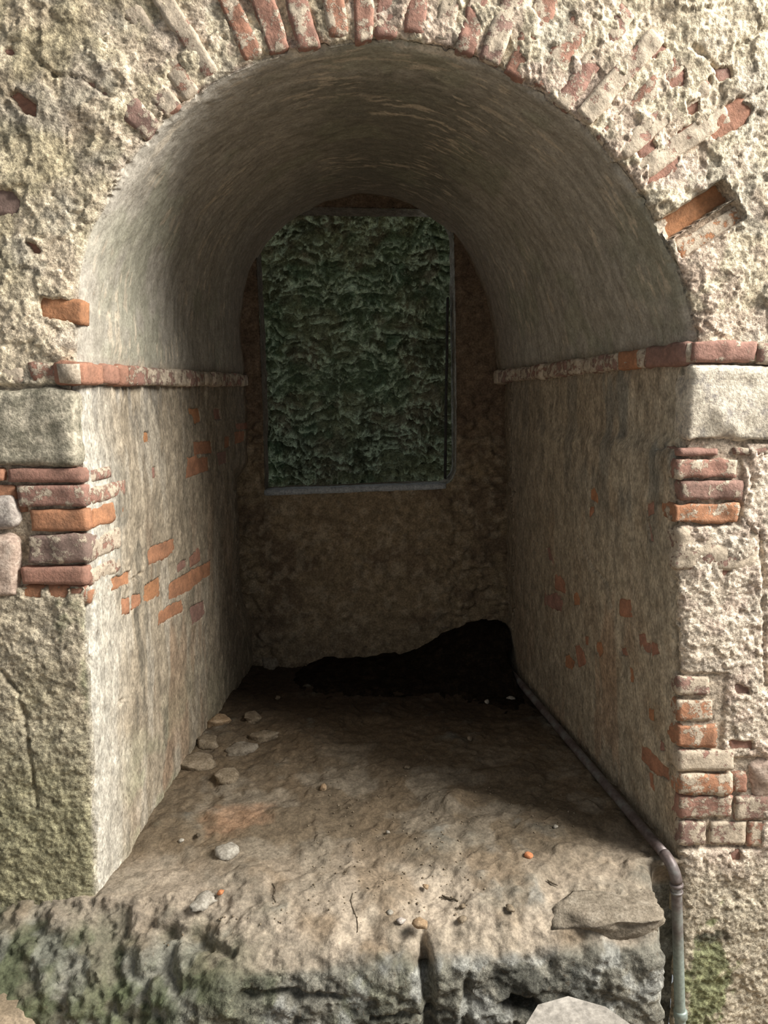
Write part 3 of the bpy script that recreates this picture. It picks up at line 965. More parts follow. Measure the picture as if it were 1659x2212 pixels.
zl0, zl1 = at(165, 808)[2], at(545, 822, D)[2]
zr0, zr1 = at(1500, 762)[2], at(1060, 815, D)[2]
lp, rp = [(0.13, 0.55, 0.22), (0.10, 0.45, 0.24), (0.055, 0.5, 0.34), (0.05, 0.4, 0.42), (0.11, 0.3, 0.44)], \
         [(0.22, 0.25, 0.30), (0.035, 0.3, 0.5), (0.13, 0.8, 0.24), (0.10, 0.2, 0.5), (0.09, 0.2, 0.48)]
def fill(lst, total):
    s = sum(p[0] for p in lst)
    while s < total - 0.05:
        l = min(random.choice([0.09, 0.11, 0.12, 0.14]), total - s)
        lst.append((l, random.choice([0.1, 0.2, 0.3]), random.choice([0.46, 0.5, 0.55])))
        s += l
    return lst
trim_l = course('trim_1', -1, -0.02, 1.66, zl0, zl1, 0.056, 'brick ledge along the paler jamb where the vault springs', fill(lp, 1.68))
trim_r = course('trim_2', 1, 0.004, 1.66, zr0, zr1, 0.056, 'brick ledge along the shaded jamb where the vault springs', fill(rp, 1.656))
# the ledge carried on across the right-hand wall face
for x0, y0, x1, y1, tone, wash in ((1492, 736, 1630, 784, 0.3, 0.34), (1634, 742, 1760, 788, 0.2, 0.46)):
    pier_block(x0, y0, x1, y1, -0.010, 0.09, tone, wash, amp=0.003, r=0.008)
for x0, y0, x1, y1, tone, wash in ((60, 782, 150, 826, 0.4, 0.46), (-80, 790, 55, 830, 0.2, 0.56)):
    pier_block(x0, y0, x1, y1, -0.004, 0.09, tone, wash, amp=0.004, r=0.012)

# ------------------------------------------------------------------ floor of the niche and the rocky plinth below it
xs = np.arange(-1.90, 0.93, 0.006)
prof = np.array([(1.74, 0.05), (1.2, 0.035), (0.6, 0.02), (0.1, 0.0), (0.0, -0.002), (-0.08, -0.020), (-0.14, -0.036), (-0.185, -0.058),
                 (-0.218, -0.09), (-0.238, -0.14), (-0.25, -0.22), (-0.262, -0.32), (-0.28, -0.65)])
pr = np.vstack([resample(prof[:5], 290), resample(prof[4:], 150, 8)[1:]])
NR, NC = len(pr), len(xs)
G = np.zeros((NR, NC, 3))
G[..., 0] = xs[None, :]
G[..., 1] = pr[:, 0:1]
G[..., 2] = pr[:, 1:2]
kx = 1 - 1.20 * sstep(0.68, 0.80, G[..., 0])
fwd = G[..., 1] < 0
G[..., 1] = np.where(fwd, G[..., 1] * kx, G[..., 1])
lslope = sstep(-0.30, -0.75, G[..., 0])
G[..., 2] += np.where(fwd, G[..., 1], 0) * 0.75 * lslope
G[..., 2] += 0.042 * G[..., 0] * sstep(1.4, 0.3, G[..., 1])
GN = grid_normals(G)
if GN[20, 100, 2] < 0:
    GN = -GN
    FL_FLIP = True
else:
    FL_FLIP = False
rowi = np.arange(NR)[:, None] * np.ones((1, NC))
face_w = sstep(-0.055, -0.13, pr[:, 1])[:, None] * np.ones((1, NC))
lip_w = sstep(0.05, -0.12, pr[:, 0])[:, None] * np.ones((1, NC))
g_big, g_mid, g_gr, g_fine = fbm(G, 5, 3, 101), fbm(G, 22, 3, 103), ridge(G, 50, 2, 105), fbm(G, 130, 2, 107)
g_rock = ridge(G * np.array((0.6, 1, 1.2)), 9, 3, 109)
HG = 0.014 * g_big + 0.006 * g_mid + 0.0012 * g_gr + 0.0008 * g_fine
HG += face_w * (0.020 * g_rock + 0.010 * g_mid + 0.004 * g_gr + 0.002 * g_fine)
HG += (lip_w * (1 - face_w)) * (0.006 * g_mid + 0.0025 * g_gr)
slab = sstep(0.05, 0.12, fbm(G, 9, 3, 111))
HG += (1 - lip_w) * 0.006 * slab
HG += fwd * lslope * (0.018 * g_rock + 0.010 * g_mid + 0.004 * g_gr + 0.002 * g_fine)
HG -= 0.02 * sstep(1.25, 1.5, G[..., 1])
# dents and rises, px measured on the floor plane
def gblob(px, py, rx, ry, h, Zp=0.0):
    c = at_z(px, py, Zp)
    d = np.hypot((G[..., 0] - c[0]) / rx, (G[..., 1] - c[1]) / ry) + 0.25 * g_mid
    HG[:] += h * sstep(1.0, 0.3, d)
for bx_, by_, bw_, bd_, bh_ in [(600, 1640, .10, .05, .014), (780, 1620, .12, .04, .012), (1080, 1690, .12, .05, .012), (1250, 1700, .09, .07, .014), (620, 1760, .13, .06, .014),
                         (860, 1830, .12, .05, .010), (1330, 1800, .07, .08, .016), (560, 1880, .12, .04, .012), (350, 1870, .07, .05, .014), (1230, 1860, .10, .04, .014), (1380, 1900, .06, .05, .012)]:
    gblob(bx_, by_, bw_, bd_, bh_)
gblob(960, 1745, 0.11, 0.09, 0.022)
gblob(1055, 1795, 0.09, 0.06, 0.018)
gblob(925, 1690, 0.05, 0.02, 0.012)
gblob(720, 1700, 0.10, 0.04, 0.012)
gblob(440, 1800, 0.10, 0.05, -0.012)
gblob(1000, 1750, 0.16, 0.10, 0.014)
gblob(1160, 1780, 0.14, 0.09, 0.012)
gblob(700, 1850, 0.20, 0.10, -0.010)
gblob(440, 1965, 0.06, 0.04, -0.012)
gblob(925, 2060, 0.022, 0.05, -0.035, -0.05)
gblob(1010, 2070, 0.02, 0.04, -0.02, -0.05)
gblob(300, 1970, 0.06, 0.05, 0.012)
def fblob(px, py, Yp, rx, rz, h):
    c = at(px, py, Yp)
    d = np.hypot((G[..., 0] - c[0]) / rx, (G[..., 2] - c[2]) / rz) + 0.3 * g_mid
    HG[:] += h * sstep(1.0, 0.4, d) * lip_w
fblob(1120, 2165, -0.24, 0.06, 0.028, -0.06)
fblob(915, 2075, -0.21, 0.018, 0.05, -0.035)
fblob(640, 2150, -0.24, 0.20, 0.015, -0.025)
fblob(860, 2185, -0.24, 0.12, 0.015, -0.02)
fblob(195, 1945, -0.02, 0.025, 0.03, -0.04)
fblob(380, 2080, -0.2, 0.16, 0.015, -0.02)
# dressing the tint
TG = np.empty((NR, NC, 3))
TG[:] = (0.135, 0.103, 0.068)  # mid floor kept dark, standing in for light fading inwards
lit_dust = sstep(0.20, -0.14, G[..., 1] + 0.12 * g_big)
TG = mixc(TG, (0.40, 0.335, 0.26), 0.85 * lit_dust)  # dusty front edge, its pale band also painting in the lit strip
TG = mixc(TG, (0.17, 0.12, 0.072), 0.7 * sstep(0.0, 0.45, fbm(G, 6, 3, 113)) * (0.4 + 0.6 * lit_dust))
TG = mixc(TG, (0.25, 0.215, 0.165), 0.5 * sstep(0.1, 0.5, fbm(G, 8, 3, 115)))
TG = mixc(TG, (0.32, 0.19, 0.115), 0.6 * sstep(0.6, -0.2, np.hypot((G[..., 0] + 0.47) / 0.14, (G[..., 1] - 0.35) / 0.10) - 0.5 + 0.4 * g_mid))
TG = mixc(TG, (0.11, 0.078, 0.047), 0.85 * sstep(0.40, 0.95, G[..., 1] + 0.12 * g_big + 0.10 * G[..., 0]))  # rear floor darkened, the loss of light put into the tint
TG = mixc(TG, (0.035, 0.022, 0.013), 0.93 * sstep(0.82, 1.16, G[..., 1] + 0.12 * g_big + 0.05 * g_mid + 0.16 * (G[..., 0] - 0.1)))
fg = sstep(0.10, 0.75, face_w + 0.35 * g_big + 0.18 * g_mid)
TG = mixc(TG, (0.165, 0.158, 0.13), fg * 0.95)
TG = mixc(TG, (0.085, 0.10, 0.052), fg * 0.85 * sstep(-0.1, 0.3, fbm(G, 7, 4, 117)) * sstep(0.3, -0.5, G[..., 0]))
TG = mixc(TG, (0.30, 0.30, 0.275), fg * 0.7 * sstep(0.1, 0.4, fbm(G, 14, 4, 119)))
TG = mixc(TG, (0.06, 0.06, 0.05), fg * 0.75 * sstep(0.1, 0.4, fbm(G, 11, 4, 121)))
lf = sstep(-0.02, -0.12, G[..., 1] + 0.05 * g_big + 0.03 * g_mid + 0.16 * (G[..., 0] + 0.72)) * sstep(-0.25, -0.55, G[..., 0])
TG = mixc(TG, (0.135, 0.13, 0.09), 0.9 * lf)
TG = mixc(TG, (0.075, 0.088, 0.048), 0.8 * lf * sstep(-0.1, 0.3, fbm(G, 9, 3, 123)))
TG = mixc(TG, (0.25, 0.245, 0.21), 0.6 * lf * sstep(0.1, 0.4, fbm(G, 13, 3, 125)))
TG = mixc(TG, (0.10, 0.115, 0.06), 0.8 * sstep(-0.35, -0.62, G[..., 0] + 0.1 * g_big) * sstep(-0.10, -0.19, G[..., 1] + 0.03 * g_mid) * sstep(-0.2, 0.2, g_mid))
HG *= np.where(fwd, np.clip(kx, 0.15, 1), 1)
G2 = G + GN * HG[..., None]
# keep only what lies inside the niche or in front of the wall
cx_ = (G[:-1, :-1, 0] + G[1:, 1:, 0]) / 2
cy_ = (G[:-1, :-1, 1] + G[1:, 1:, 1]) / 2
lim_l = jamb_x(-1, cy_, np.zeros_like(cy_)) - 0.03
lim_r = jamb_x(1, cy_, np.zeros_like(cy_)) + 0.03
keep = (cy_ < 0.035) | ((cx_ > lim_l) & (cx_ < lim_r))
fr_row = (np.arange(NR - 1)[:, None] * np.ones((1, NC - 1)))
split = int(np.argmin(np.abs(pr[:, 1] + 0.10) + (pr[:, 0] > -0.1)))
GNv = grid_normals(G2)
if GNv[20, 100, 2] < 0:
    GNv = -GNv
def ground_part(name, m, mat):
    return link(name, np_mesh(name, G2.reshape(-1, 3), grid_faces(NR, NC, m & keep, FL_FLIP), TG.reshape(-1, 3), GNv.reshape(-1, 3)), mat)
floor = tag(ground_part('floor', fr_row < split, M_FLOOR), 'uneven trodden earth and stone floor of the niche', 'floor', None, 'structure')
wall_base = tag(ground_part('wall_base', fr_row >= split, M_FRONT), 'rugged grey mossy rock face below the floor of the niche', 'wall', None, 'structure')

def floor_z(x, y):
    """height of the finished floor or plinth at x, y"""
    j = int(np.clip(round((x - xs[0]) / 0.006), 0, NC - 1))
    colm = G2[:split, j]
    i = int(np.argmin(np.abs(colm[:, 1] - y)))
    return float(colm[i, 2])

def on_floor(px, py):
    z = 0.0
    for _ in range(6):
        p = at_z(px, py, z)
        z = floor_z(p[0], p[1])
    p = at_z(px, py, z)
    return float(p[0]), float(p[1]), z

# ------------------------------------------------------------------ back wall with the window opening
WIN = np.array([[at(x, y, D)[0], at(x, y, D)[2]] for x, y in
                [(572, 1062), (568, 900), (561, 700), (553, 540), (553, 455), (563, 447), (640, 447), (930, 452), (962, 462), (980, 500), (984, 700), (986, 900), (985, 1020), (976, 1040), (960, 1048)]])
bx0, bx1, bz0, bz1 = -0.85, 0.85, -0.10, 2.40
xb = np.arange(bx0, bx1, 0.008)
zb = np.arange(bz0, bz1, 0.008)
BX, BZ = np.meshgrid(xb, zb)
sdw = poly_sd(WIN, BX, BZ)
BP = np.stack([BX, np.full_like(BX, D), BZ], -1)
# verts just inside the opening slide on to its edge
gx_, gz_ = np.gradient(sdw, axis=1) / 0.008, np.gradient(sdw, axis=0) / 0.008
near = (sdw < 0) & (sdw > -0.012)
BP[..., 0] -= np.where(near, sdw * gx_, 0)
BP[..., 2] -= np.where(near, sdw * gz_, 0)
b_big, b_mid, b_gr, b_fine = fbm(BP, 6, 3, 131), fbm(BP, 26, 3, 133), ridge(BP, 55, 2, 135), fbm(BP, 120, 2, 137)
rub = sstep(0.28, 0.42, BX) * sstep(1.45, 1.3, BZ) + sstep(-0.44, -0.52, BX) * sstep(1.45, 1.3, BZ)
vor = ridge(BP * np.array((1, 1, 1.5)), 11, 2, 139)
hb = 0.008 * b_big + 0.006 * b_mid + 0.003 * b_gr + 0.001 * b_fine - rub * 0.02 * sstep(0.1, 0.6, vor)
fadew = sstep(0.0, 0.03, sdw)
BP[..., 1] -= hb * fadew
TB = np.empty(BP.shape)
TB[:] = (0.225, 0.17, 0.105)
TB = mixc(TB, (0.14, 0.10, 0.065), 0.8 * sstep(-0.1, 0.4, b_big))
TB = mixc(TB, (0.32, 0.26, 0.18), 0.6 * sstep(0.1, 0.5, b_mid))
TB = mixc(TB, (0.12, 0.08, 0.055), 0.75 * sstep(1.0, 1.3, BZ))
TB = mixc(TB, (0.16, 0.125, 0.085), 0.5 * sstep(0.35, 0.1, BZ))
nb_r, nb_c = BX.shape
f_in = (sdw[:-1, :-1] > -0.012) & (sdw[1:, 1:] > -0.012) & (sdw[:-1, 1:] > -0.012) & (sdw[1:, :-1] > -0.012)
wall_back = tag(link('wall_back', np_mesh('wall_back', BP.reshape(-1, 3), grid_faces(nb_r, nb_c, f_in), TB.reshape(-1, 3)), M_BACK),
                'dim brown rendered wall at the back of the niche, below and around the window', 'wall', None, 'structure')

# thickness of that wall: reveal of the window
win = empty('window_1')
tag(win, 'unglazed rounded window opening looking on to the mossy wall', 'window', None, 'structure')
ring_pts = resample(np.vstack([WIN, WIN[:1]]), 260, 2)
TH = 0.11
ny = 24
RV = np.zeros((len(ring_pts), ny, 3))
RV[..., 0] = ring_pts[:, 0:1]
RV[..., 2] = ring_pts[:, 1:2]
RV[..., 1] = D - 0.004 + np.linspace(0, TH, ny)[None, :]
cen = ring_pts.mean(0)
outw = ring_pts - cen
outw /= np.linalg.norm(outw, axis=1, keepdims=True)
fl_ = np.linspace(0, 1, ny)[None, :] * -0.012
hn = fbm(RV, 30, 3, 141) * 0.004
RV[..., 0] += outw[:, 0:1] * (fl_ + hn)
RV[..., 2] += outw[:, 1:2] * (fl_ + hn)
TR = np.empty(RV.shape)
TR[:] = (0.34, 0.33, 0.29)
TR = mixc(TR, (0.24, 0.22, 0.18), sstep(0, 0.4, fbm(RV, 14, 3, 143)))
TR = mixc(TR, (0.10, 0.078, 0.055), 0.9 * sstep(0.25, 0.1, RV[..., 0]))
link('reveal', np_mesh('reveal', RV.reshape(-1, 3), grid_faces(len(ring_pts), ny), TR.reshape(-1, 3)), M_BACK, win)
# sill stone strip along the bottom of the opening
s0, s1 = at(572, 1060, D), at(962, 1046, D)
sl = link('window_sill', block_mesh('window_sill', float(np.hypot(s1[0] - s0[0], s1[2] - s0[2])) + 0.01, 0.10, 0.030, nseed(), 0.03, 0.006, 0.0015), M_SLATE, win)
aa = math.atan2(s1[2] - s0[2], s1[0] - s0[0])
sl.matrix_world = frame(((s0[0] + s1[0]) / 2, D + 0.045, (s0[2] + s1[2]) / 2 - 0.010), (math.cos(aa), 0, math.sin(aa)), (0, 1, 0), (-math.sin(aa), 0, math.cos(aa)))
# thin dark iron edging on the right-hand side of the opening
r0, r1 = at(966, 1036, D + 0.02), at(972, 640, D + 0.02)
ir = link('frame', block_mesh('frame', 0.010, 0.05, float(r1[2] - r0[2]), nseed(), 0.05, 0.003, 0.001), M_IRON, win)
tag(ir, 'dark iron edging strip')
a2 = math.atan2(r1[0] - r0[0], r1[2] - r0[2])
ir.matrix_world = frame(((r0[0] + r1[0]) / 2 - 0.006, D + 0.06, (r0[2] + r1[2]) / 2), (math.cos(a2), 0, -math.sin(a2)), (0, 1, 0), (math.sin(a2), 0, math.cos(a2)))

# ------------------------------------------------------------------ mossy wall outside the window
YO = D + 0.75
xo = np.arange(-1.2, 1.2, 0.0055)
zo = np.arange(0.2, 2.75, 0.0055)
OX, OZ = np.meshgrid(xo, zo)
OP = np.stack([OX, np.full_like(OX, YO), OZ], -1)
q = OP * np.array((0.75, 1, 1.35))
warp = np.stack([fbm(OP, 6, 3, 151), fbm(OP, 6, 3, 152), fbm(OP, 6, 3, 153)], -1) * 0.05
o_big = fbm(OP + warp, 5, 3, 155)
o_r = ridge(q + warp, 15, 3, 157)
o_r2 = ridge(q + warp * 1.4, 40, 3, 159)
o_f = ridge(OP, 85, 2, 161)
ho = 0.06 * o_big + 0.034 * o_r + 0.020 * o_r2 + 0.007 * o_f
OP[..., 1] -= ho
OP[..., 2] -= 0.55 * (0.045 * o_r + 0.022 * o_r2)     # the cushions hang over
TO = np.empty(OP.shape)
TO[:] = (0.22, 0.25, 0.155)
TO = mixc(TO, (0.07, 0.085, 0.05), 0.8 * sstep(-0.1, 0.4, o_big))
TO = mixc(TO, (0.20, 0.185, 0.125), 0.7 * sstep(0.0, 0.4, fbm(OP, 7, 3, 163)))
TO = mixc(TO, (0.11, 0.185, 0.11), 0.6 * sstep(0.1, 0.4, fbm(OP, 4, 3, 165)))
TO = mixc(TO, (0.44, 0.54, 0.38), 0.9 * sstep(0.40, 0.75, o_r2 * 0.6 + o_r * 0.5))
wall_out = tag(link('wall_outside', np_mesh('wall_outside', OP.reshape(-1, 3), grid_faces(*OX.shape), TO.reshape(-1, 3)), M_MOSS),
               'dark green moss-covered rock wall seen through the window', 'wall', None, 'structure')

# ------------------------------------------------------------------ earth in front of the wall
xg = np.arange(-2.2, 2.2, 0.03)
yg = np.r_[np.arange(-4.5, -1.0, 0.08), np.arange(-1.0, 0.02, 0.012)]
EX, EY = np.meshgrid(xg, yg)
EP = np.stack([EX, EY, np.zeros_like(EX)], -1)
EP[..., 2] = -0.62 + 0.02 * fbm(EP, 4, 3, 171) + 0.006 * fbm(EP, 30, 2, 173) + 0.44 * sstep(-0.55, -1.05, EX) * sstep(-0.75, -0.35, EY)
TE = np.empty(EP.shape)
TE[:] = (0.30, 0.235, 0.165)
TE = mixc(TE, (0.20, 0.155, 0.105), sstep(-0.1, 0.3, fbm(EP, 6, 3, 175)))
ground = tag(link('ground', np_mesh('ground', EP.reshape(-1, 3), grid_faces(*EX.shape), TE.reshape(-1, 3)), M_FLOOR),
             'bare brown earth at the foot of the wall', 'ground', None, 'structure')

# ------------------------------------------------------------------ loose things
def rock_mesh(name, r, seed, sub=3, amp=0.22, facets=7, flat=0.0):
    bm = bmesh.new()
    bmesh.ops.create_icosphere(bm, subdivisions=sub, radius=1.0)
    V = np.array([v.co[:] for v in bm.verts])
    F = np.array([[v.index for v in f.verts] for f in bm.faces])
    bm.free()
    rs = np.random.RandomState(seed)
    for _ in range(facets):                          # chop flat faces
        n = rs.normal(size=3)
        n /= np.linalg.norm(n)
        d = V @ n
        lim = rs.uniform(0.62, 0.88)
        V -= np.clip(d - lim, 0, None)[:, None] * n
    V *= (1 + amp * fbm(V + seed, 1.6, 3, seed % 13))[:, None]
    if flat:
        V[:, 2] = np.where(V[:, 2] > flat, flat + (V[:, 2] - flat) * 0.15, V[:, 2])
    return np_mesh(name, V * np.array(r), F)

def rock(name, px, py, r, mat, label, cat, group=None, sink_=0.35, sub=3, amp=0.22, rz=None, flat=0.0, facets=7):
    x, y, z = on_floor(px, py)
    s = nseed()
    o = link(name, rock_mesh(name, r, s, sub, amp, facets, flat), mat)
    o.location = (x, y, z + r[2] * (1 - 2 * sink_))
    o.rotation_euler = (0, 0, random.uniform(0, 6.28) if rz is None else rz)
    tag(o, label, cat, group)
    return o

# black soil heaped along the foot of the back wall
sx = np.arange(-0.44, 0.66, 0.012)
sy = np.arange(0.90, D + 0.012, 0.012)
SX, SY = np.meshgrid(sx, sy)
SP = np.stack([SX, SY, np.zeros_like(SX)], -1)
s_b, s_m = fbm(SP, 7, 3, 181), fbm(SP, 28, 3, 183)
fz = np.array([[floor_z(a, b) for a in sx] for b in sy])
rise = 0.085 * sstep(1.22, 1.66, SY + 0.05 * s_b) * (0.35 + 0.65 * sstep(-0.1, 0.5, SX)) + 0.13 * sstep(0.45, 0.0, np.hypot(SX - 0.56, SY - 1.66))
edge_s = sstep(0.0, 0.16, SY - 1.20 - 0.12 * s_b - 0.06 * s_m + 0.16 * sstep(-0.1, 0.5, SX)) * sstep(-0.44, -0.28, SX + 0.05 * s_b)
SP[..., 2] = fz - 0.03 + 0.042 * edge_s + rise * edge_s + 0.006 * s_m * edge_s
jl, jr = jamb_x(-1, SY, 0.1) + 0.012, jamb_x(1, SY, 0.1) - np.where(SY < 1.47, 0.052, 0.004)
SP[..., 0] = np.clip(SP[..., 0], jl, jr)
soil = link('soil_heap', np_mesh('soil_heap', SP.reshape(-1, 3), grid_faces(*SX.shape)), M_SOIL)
tag(soil, 'damp black soil spread along the foot of the back wall', 'soil', None, 'stuff')

# stones bedded in the floor
rock('embedded_stone', 490, 1846, (0.034, 0.032, 0.022), M_ST_PALE, 'pale rounded stone set in the floor near the bright jamb', 'stone', 'stones bedded in the floor', 0.3)
rock('embedded_stone', 440, 1950, (0.045, 0.028, 0.016), M_ST_PALE, 'chalky crumbling stone at the front edge of the floor', 'stone', 'stones bedded in the floor', 0.4, amp=0.35)
for px, py, r, m, lab in [
    (420, 1652, (0.075, 0.06, 0.040), M_ST_TAN, 'flat tan slab of the rubble against the pale jamb'),
    (490, 1682, (0.042, 0.045, 0.034), M_ST_TAN, 'squarish tan stone in front of the rubble slab by the pale jamb'),
    (447, 1606, (0.055, 0.040, 0.036), M_ST_TAN, 'tan rubble stone behind the flat slab by the pale jamb'),
    (520, 1622, (0.065, 0.045, 0.032), M_ROCK_DARK, 'broad grey flat stone inward of the rubble by the pale jamb'),
    (570, 1592, (0.065, 0.04, 0.026), M_ST_TAN, 'long low tan stone at the back of the rubble'),
    (472, 1562, (0.05, 0.045, 0.036), M_ST_BROWN, 'reddish brown rubble stone touching the pale jamb'),
    (545, 1552, (0.05, 0.04, 0.024), M_ST_TAN, 'dusky stone at the edge of the dark rear floor'),
    (578, 1432, (0.08, 0.06, 0.06), M_ROCK_DARK, 'brown lump in the far corner by the pale jamb'),
]:
    rock('rubble_stone', px, py, r, m, lab, 'stone', 'rubble along the foot of the pale jamb', 0.42, flat=0.45, amp=0.3)

# outcrop by the pipe
rock('rock_outcrop', 1322, 1968, (0.19, 0.095, 0.075), M_ROCK_DARK, 'long grey-brown slab of rock rising from the floor beside the pipe', 'rock', None, 0.57, 4, 0.30, -0.20, 0.36, 18)

# pebbles and crumbs one can tell apart
for px, py, s_, m, lab, nm in [
    (911, 2002, 0.021, M_ST_BROWN, 'brown pebble, largest on the front edge of the floor', 'pebble'),
    (866, 1992, 0.011, M_ST_GREY, 'small grey pebble beside the largest brown one', 'pebble'),
    (843, 1974, 0.009, M_ST_PALE, 'white chip behind the small grey pebble', 'pebble'),
    (920, 1918, 0.009, M_ST_BROWN, 'lone brown pebble behind the twig', 'pebble'),
    (998, 1990, 0.012, M_ST_TAN, 'tan pebble in front of the twig', 'pebble'),
    (1000, 1960, 0.009, M_ST_TAN, 'tan crumb near the twig tip', 'pebble'),
    (1052, 1519, 0.014, M_ST_PALE, 'inner of two pale pebbles on the black soil', 'pebble'),
    (1103, 1513, 0.017, M_ST_PALE, 'outer of two pale pebbles on the black soil, nearer the pipe', 'pebble'),
    (864, 1473, 0.012, M_ST_GREY, 'dim grey chip on the soil under the window', 'pebble'),
    (900, 1472, 0.008, M_ST_GREY, 'tiny dim chip beside the grey one under the window', 'pebble'),
    (947, 1452, 0.026, M_ST_ORANGE, 'orange lump of brick on the black soil', 'brick_crumb'),
    (1015, 1598, 0.014, M_ST_TAN, 'tan pebble lying where the floor turns dark', 'pebble'),
    (600, 1510, 0.014, M_ST_TAN, 'tan pebble at the dark rear corner by the pale jamb', 'pebble'),
    (476, 1931, 0.010, M_ST_ORANGE, 'orange brick crumb beside the chalky stone', 'brick_crumb'),
    (1142, 1851, 0.012, M_ST_ORANGE, 'reddish brick crumb in the middle right of the floor', 'brick_crumb'),
    (428, 1806, 0.009, M_TWIG, 'dark crumb by the rusty earth stain', 'pebble'),
    (392, 1818, 0.009, M_ST_PALE, 'white sliver beside the dark crumb', 'pebble'),
    (1102, 1966, 0.013, M_ST_TAN, 'tan pebble against the tip of the rock slab', 'pebble'),
    (838, 1800, 0.008, M_ST_PALE, 'pale chip alone on the mid floor', 'pebble'),
    (1200, 1788, 0.008, M_ST_PALE, 'pale chip on the shaded floor near the pipe', 'pebble'),
    (880, 1660, 0.010, M_ST_TAN, 'tan chip behind the stone hump', 'pebble'),
    (700, 1705, 0.016, M_ST_BROWN, 'flat brown chip on the middle of the floor', 'pebble'),
]:
    rock(nm, px, py, (s_ * 1.2, s_ * 0.9, s_ * 0.75), m, lab, nm.replace('_', ' '), 'loose pebbles and crumbs on the floor', 0.22, 2, 0.25, facets=9)

# fine grit scattered on the front of the floor
gv, gf = [], []
rs = np.random.RandomState(5)
for _ in range(520):
    x = rs.uniform(-0.6, 0.62)
    y = rs.beta(1.2, 2.6) * 0.9 - 0.13
    s_ = rs.uniform(0.0015, 0.0045)
    z = floor_z(x, y)
    if (x > 0.28 and y < 0.16) or (x < -0.24 and -0.06 < y < 0.9):
        continue
    b0 = len(gv)
    o = rs.normal(size=(6, 3)) * 0.25
    for kk, d_ in enumerate(((1, 0, 0), (-1, 0, 0), (0, 1, 0), (0, -1, 0), (0, 0, 0.8), (0, 0, -0.8))):
        gv.append((x + s_ * (d_[0] + o[kk, 0]), y + s_ * (d_[1] + o[kk, 1]), z + s_ * 0.4 + s_ * (d_[2] + 0.3 * o[kk, 2])))
    for t in ((0, 2, 4), (2, 1, 4), (1, 3, 4), (3, 0, 4), (2, 0, 5), (1, 2, 5), (3, 1, 5), (0, 3, 5)):
        gf.append([b0 + q_ for q_ in t])
grit = link('grit', np_mesh('grit', np.array(gv), np.array(gf)), M_ST_TAN)
tag(grit, 'fine grit strewn over the front of the floor', 'grit', None, 'stuff')

def tube(name, pts, radii, mat, parent=None, seg=12, caps=True):
    pts = [Vector(p) for p in pts]
    if not hasattr(radii, '__len__'):
        radii = [radii] * len(pts)
    V, F = [], []
    t0 = (pts[1] - pts[0]).normalized()
    up = Vector((0, 0, 1)) if abs(t0.z) < 0.9 else Vector((1, 0, 0))
    u = t0.cross(up).normalized()
    for i, p in enumerate(pts):
        t = (pts[min(i + 1, len(pts) - 1)] - pts[max(i - 1, 0)]).normalized()
        u = (u - t * u.dot(t)).normalized()
        v = t.cross(u)
        for k in range(seg):
            a = 2 * math.pi * k / seg
            V.append(p + (u * math.cos(a) + v * math.sin(a)) * radii[i])
    for i in range(len(pts) - 1):
        for k in range(seg):
            a, b = i * seg + k, i * seg + (k + 1) % seg
            F.append((a, b, b + seg, a + seg))
    me = bpy.data.meshes.new(name)
    if caps:
        F = F + [tuple(range(seg))[::-1], tuple(range((len(pts) - 1) * seg, len(pts) * seg))]
    me.from_pydata([tuple(v) for v in V], [], F)
    me.polygons.foreach_set('use_smooth', np.ones(len(me.polygons), bool))
    return link(name, me, mat, parent)

def wobbly(p0, p1, n, amp, seed, lift=0.0):
    rs_ = np.random.RandomState(seed)
    out = []
    ph = rs_.uniform(0, 6, 3)
    for i in range(n):
        t = i / (n - 1)
        x = p0[0] + (p1[0] - p0[0]) * t + amp * math.sin(3.3 * t + ph[0]) * math.sin(math.pi * t)
        y = p0[1] + (p1[1] - p0[1]) * t + amp * math.sin(5.1 * t + ph[1]) * math.sin(math.pi * t)
        out.append((x, y, floor_z(x, y) + lift))
    return out

tag(tube('twig', wobbly(on_floor(955, 1937), on_floor(990, 1944), 6, 0.003, 1, 0.004), [0.002, 0.003, 0.0035, 0.003, 0.0025, 0.0015], M_TWIG, seg=7),
    'short dark twig lying on the front of the floor', 'twig')
tag(tube('twig', wobbly(on_floor(1182, 1910), on_floor(1205, 1917), 6, 0.002, 2, 0.006), [0.0015, 0.0025, 0.003, 0.0025, 0.002, 0.001], M_TWIG, seg=7),
    'dark splinter of wood by the small grey rock', 'twig')
for (a, b, lab) in [((762, 1920), (772, 2010), 'thin curled rootlet near the middle of the front edge'),
                    ((588, 1910), (596, 1950), 'thin dark rootlet nearer the pale jamb')]:
    tag(tube('rootlet', wobbly(on_floor(*a), on_floor(*b), 14, 0.012, a[0], 0.002), 0.0011, M_TWIG, seg=6), lab, 'rootlet')

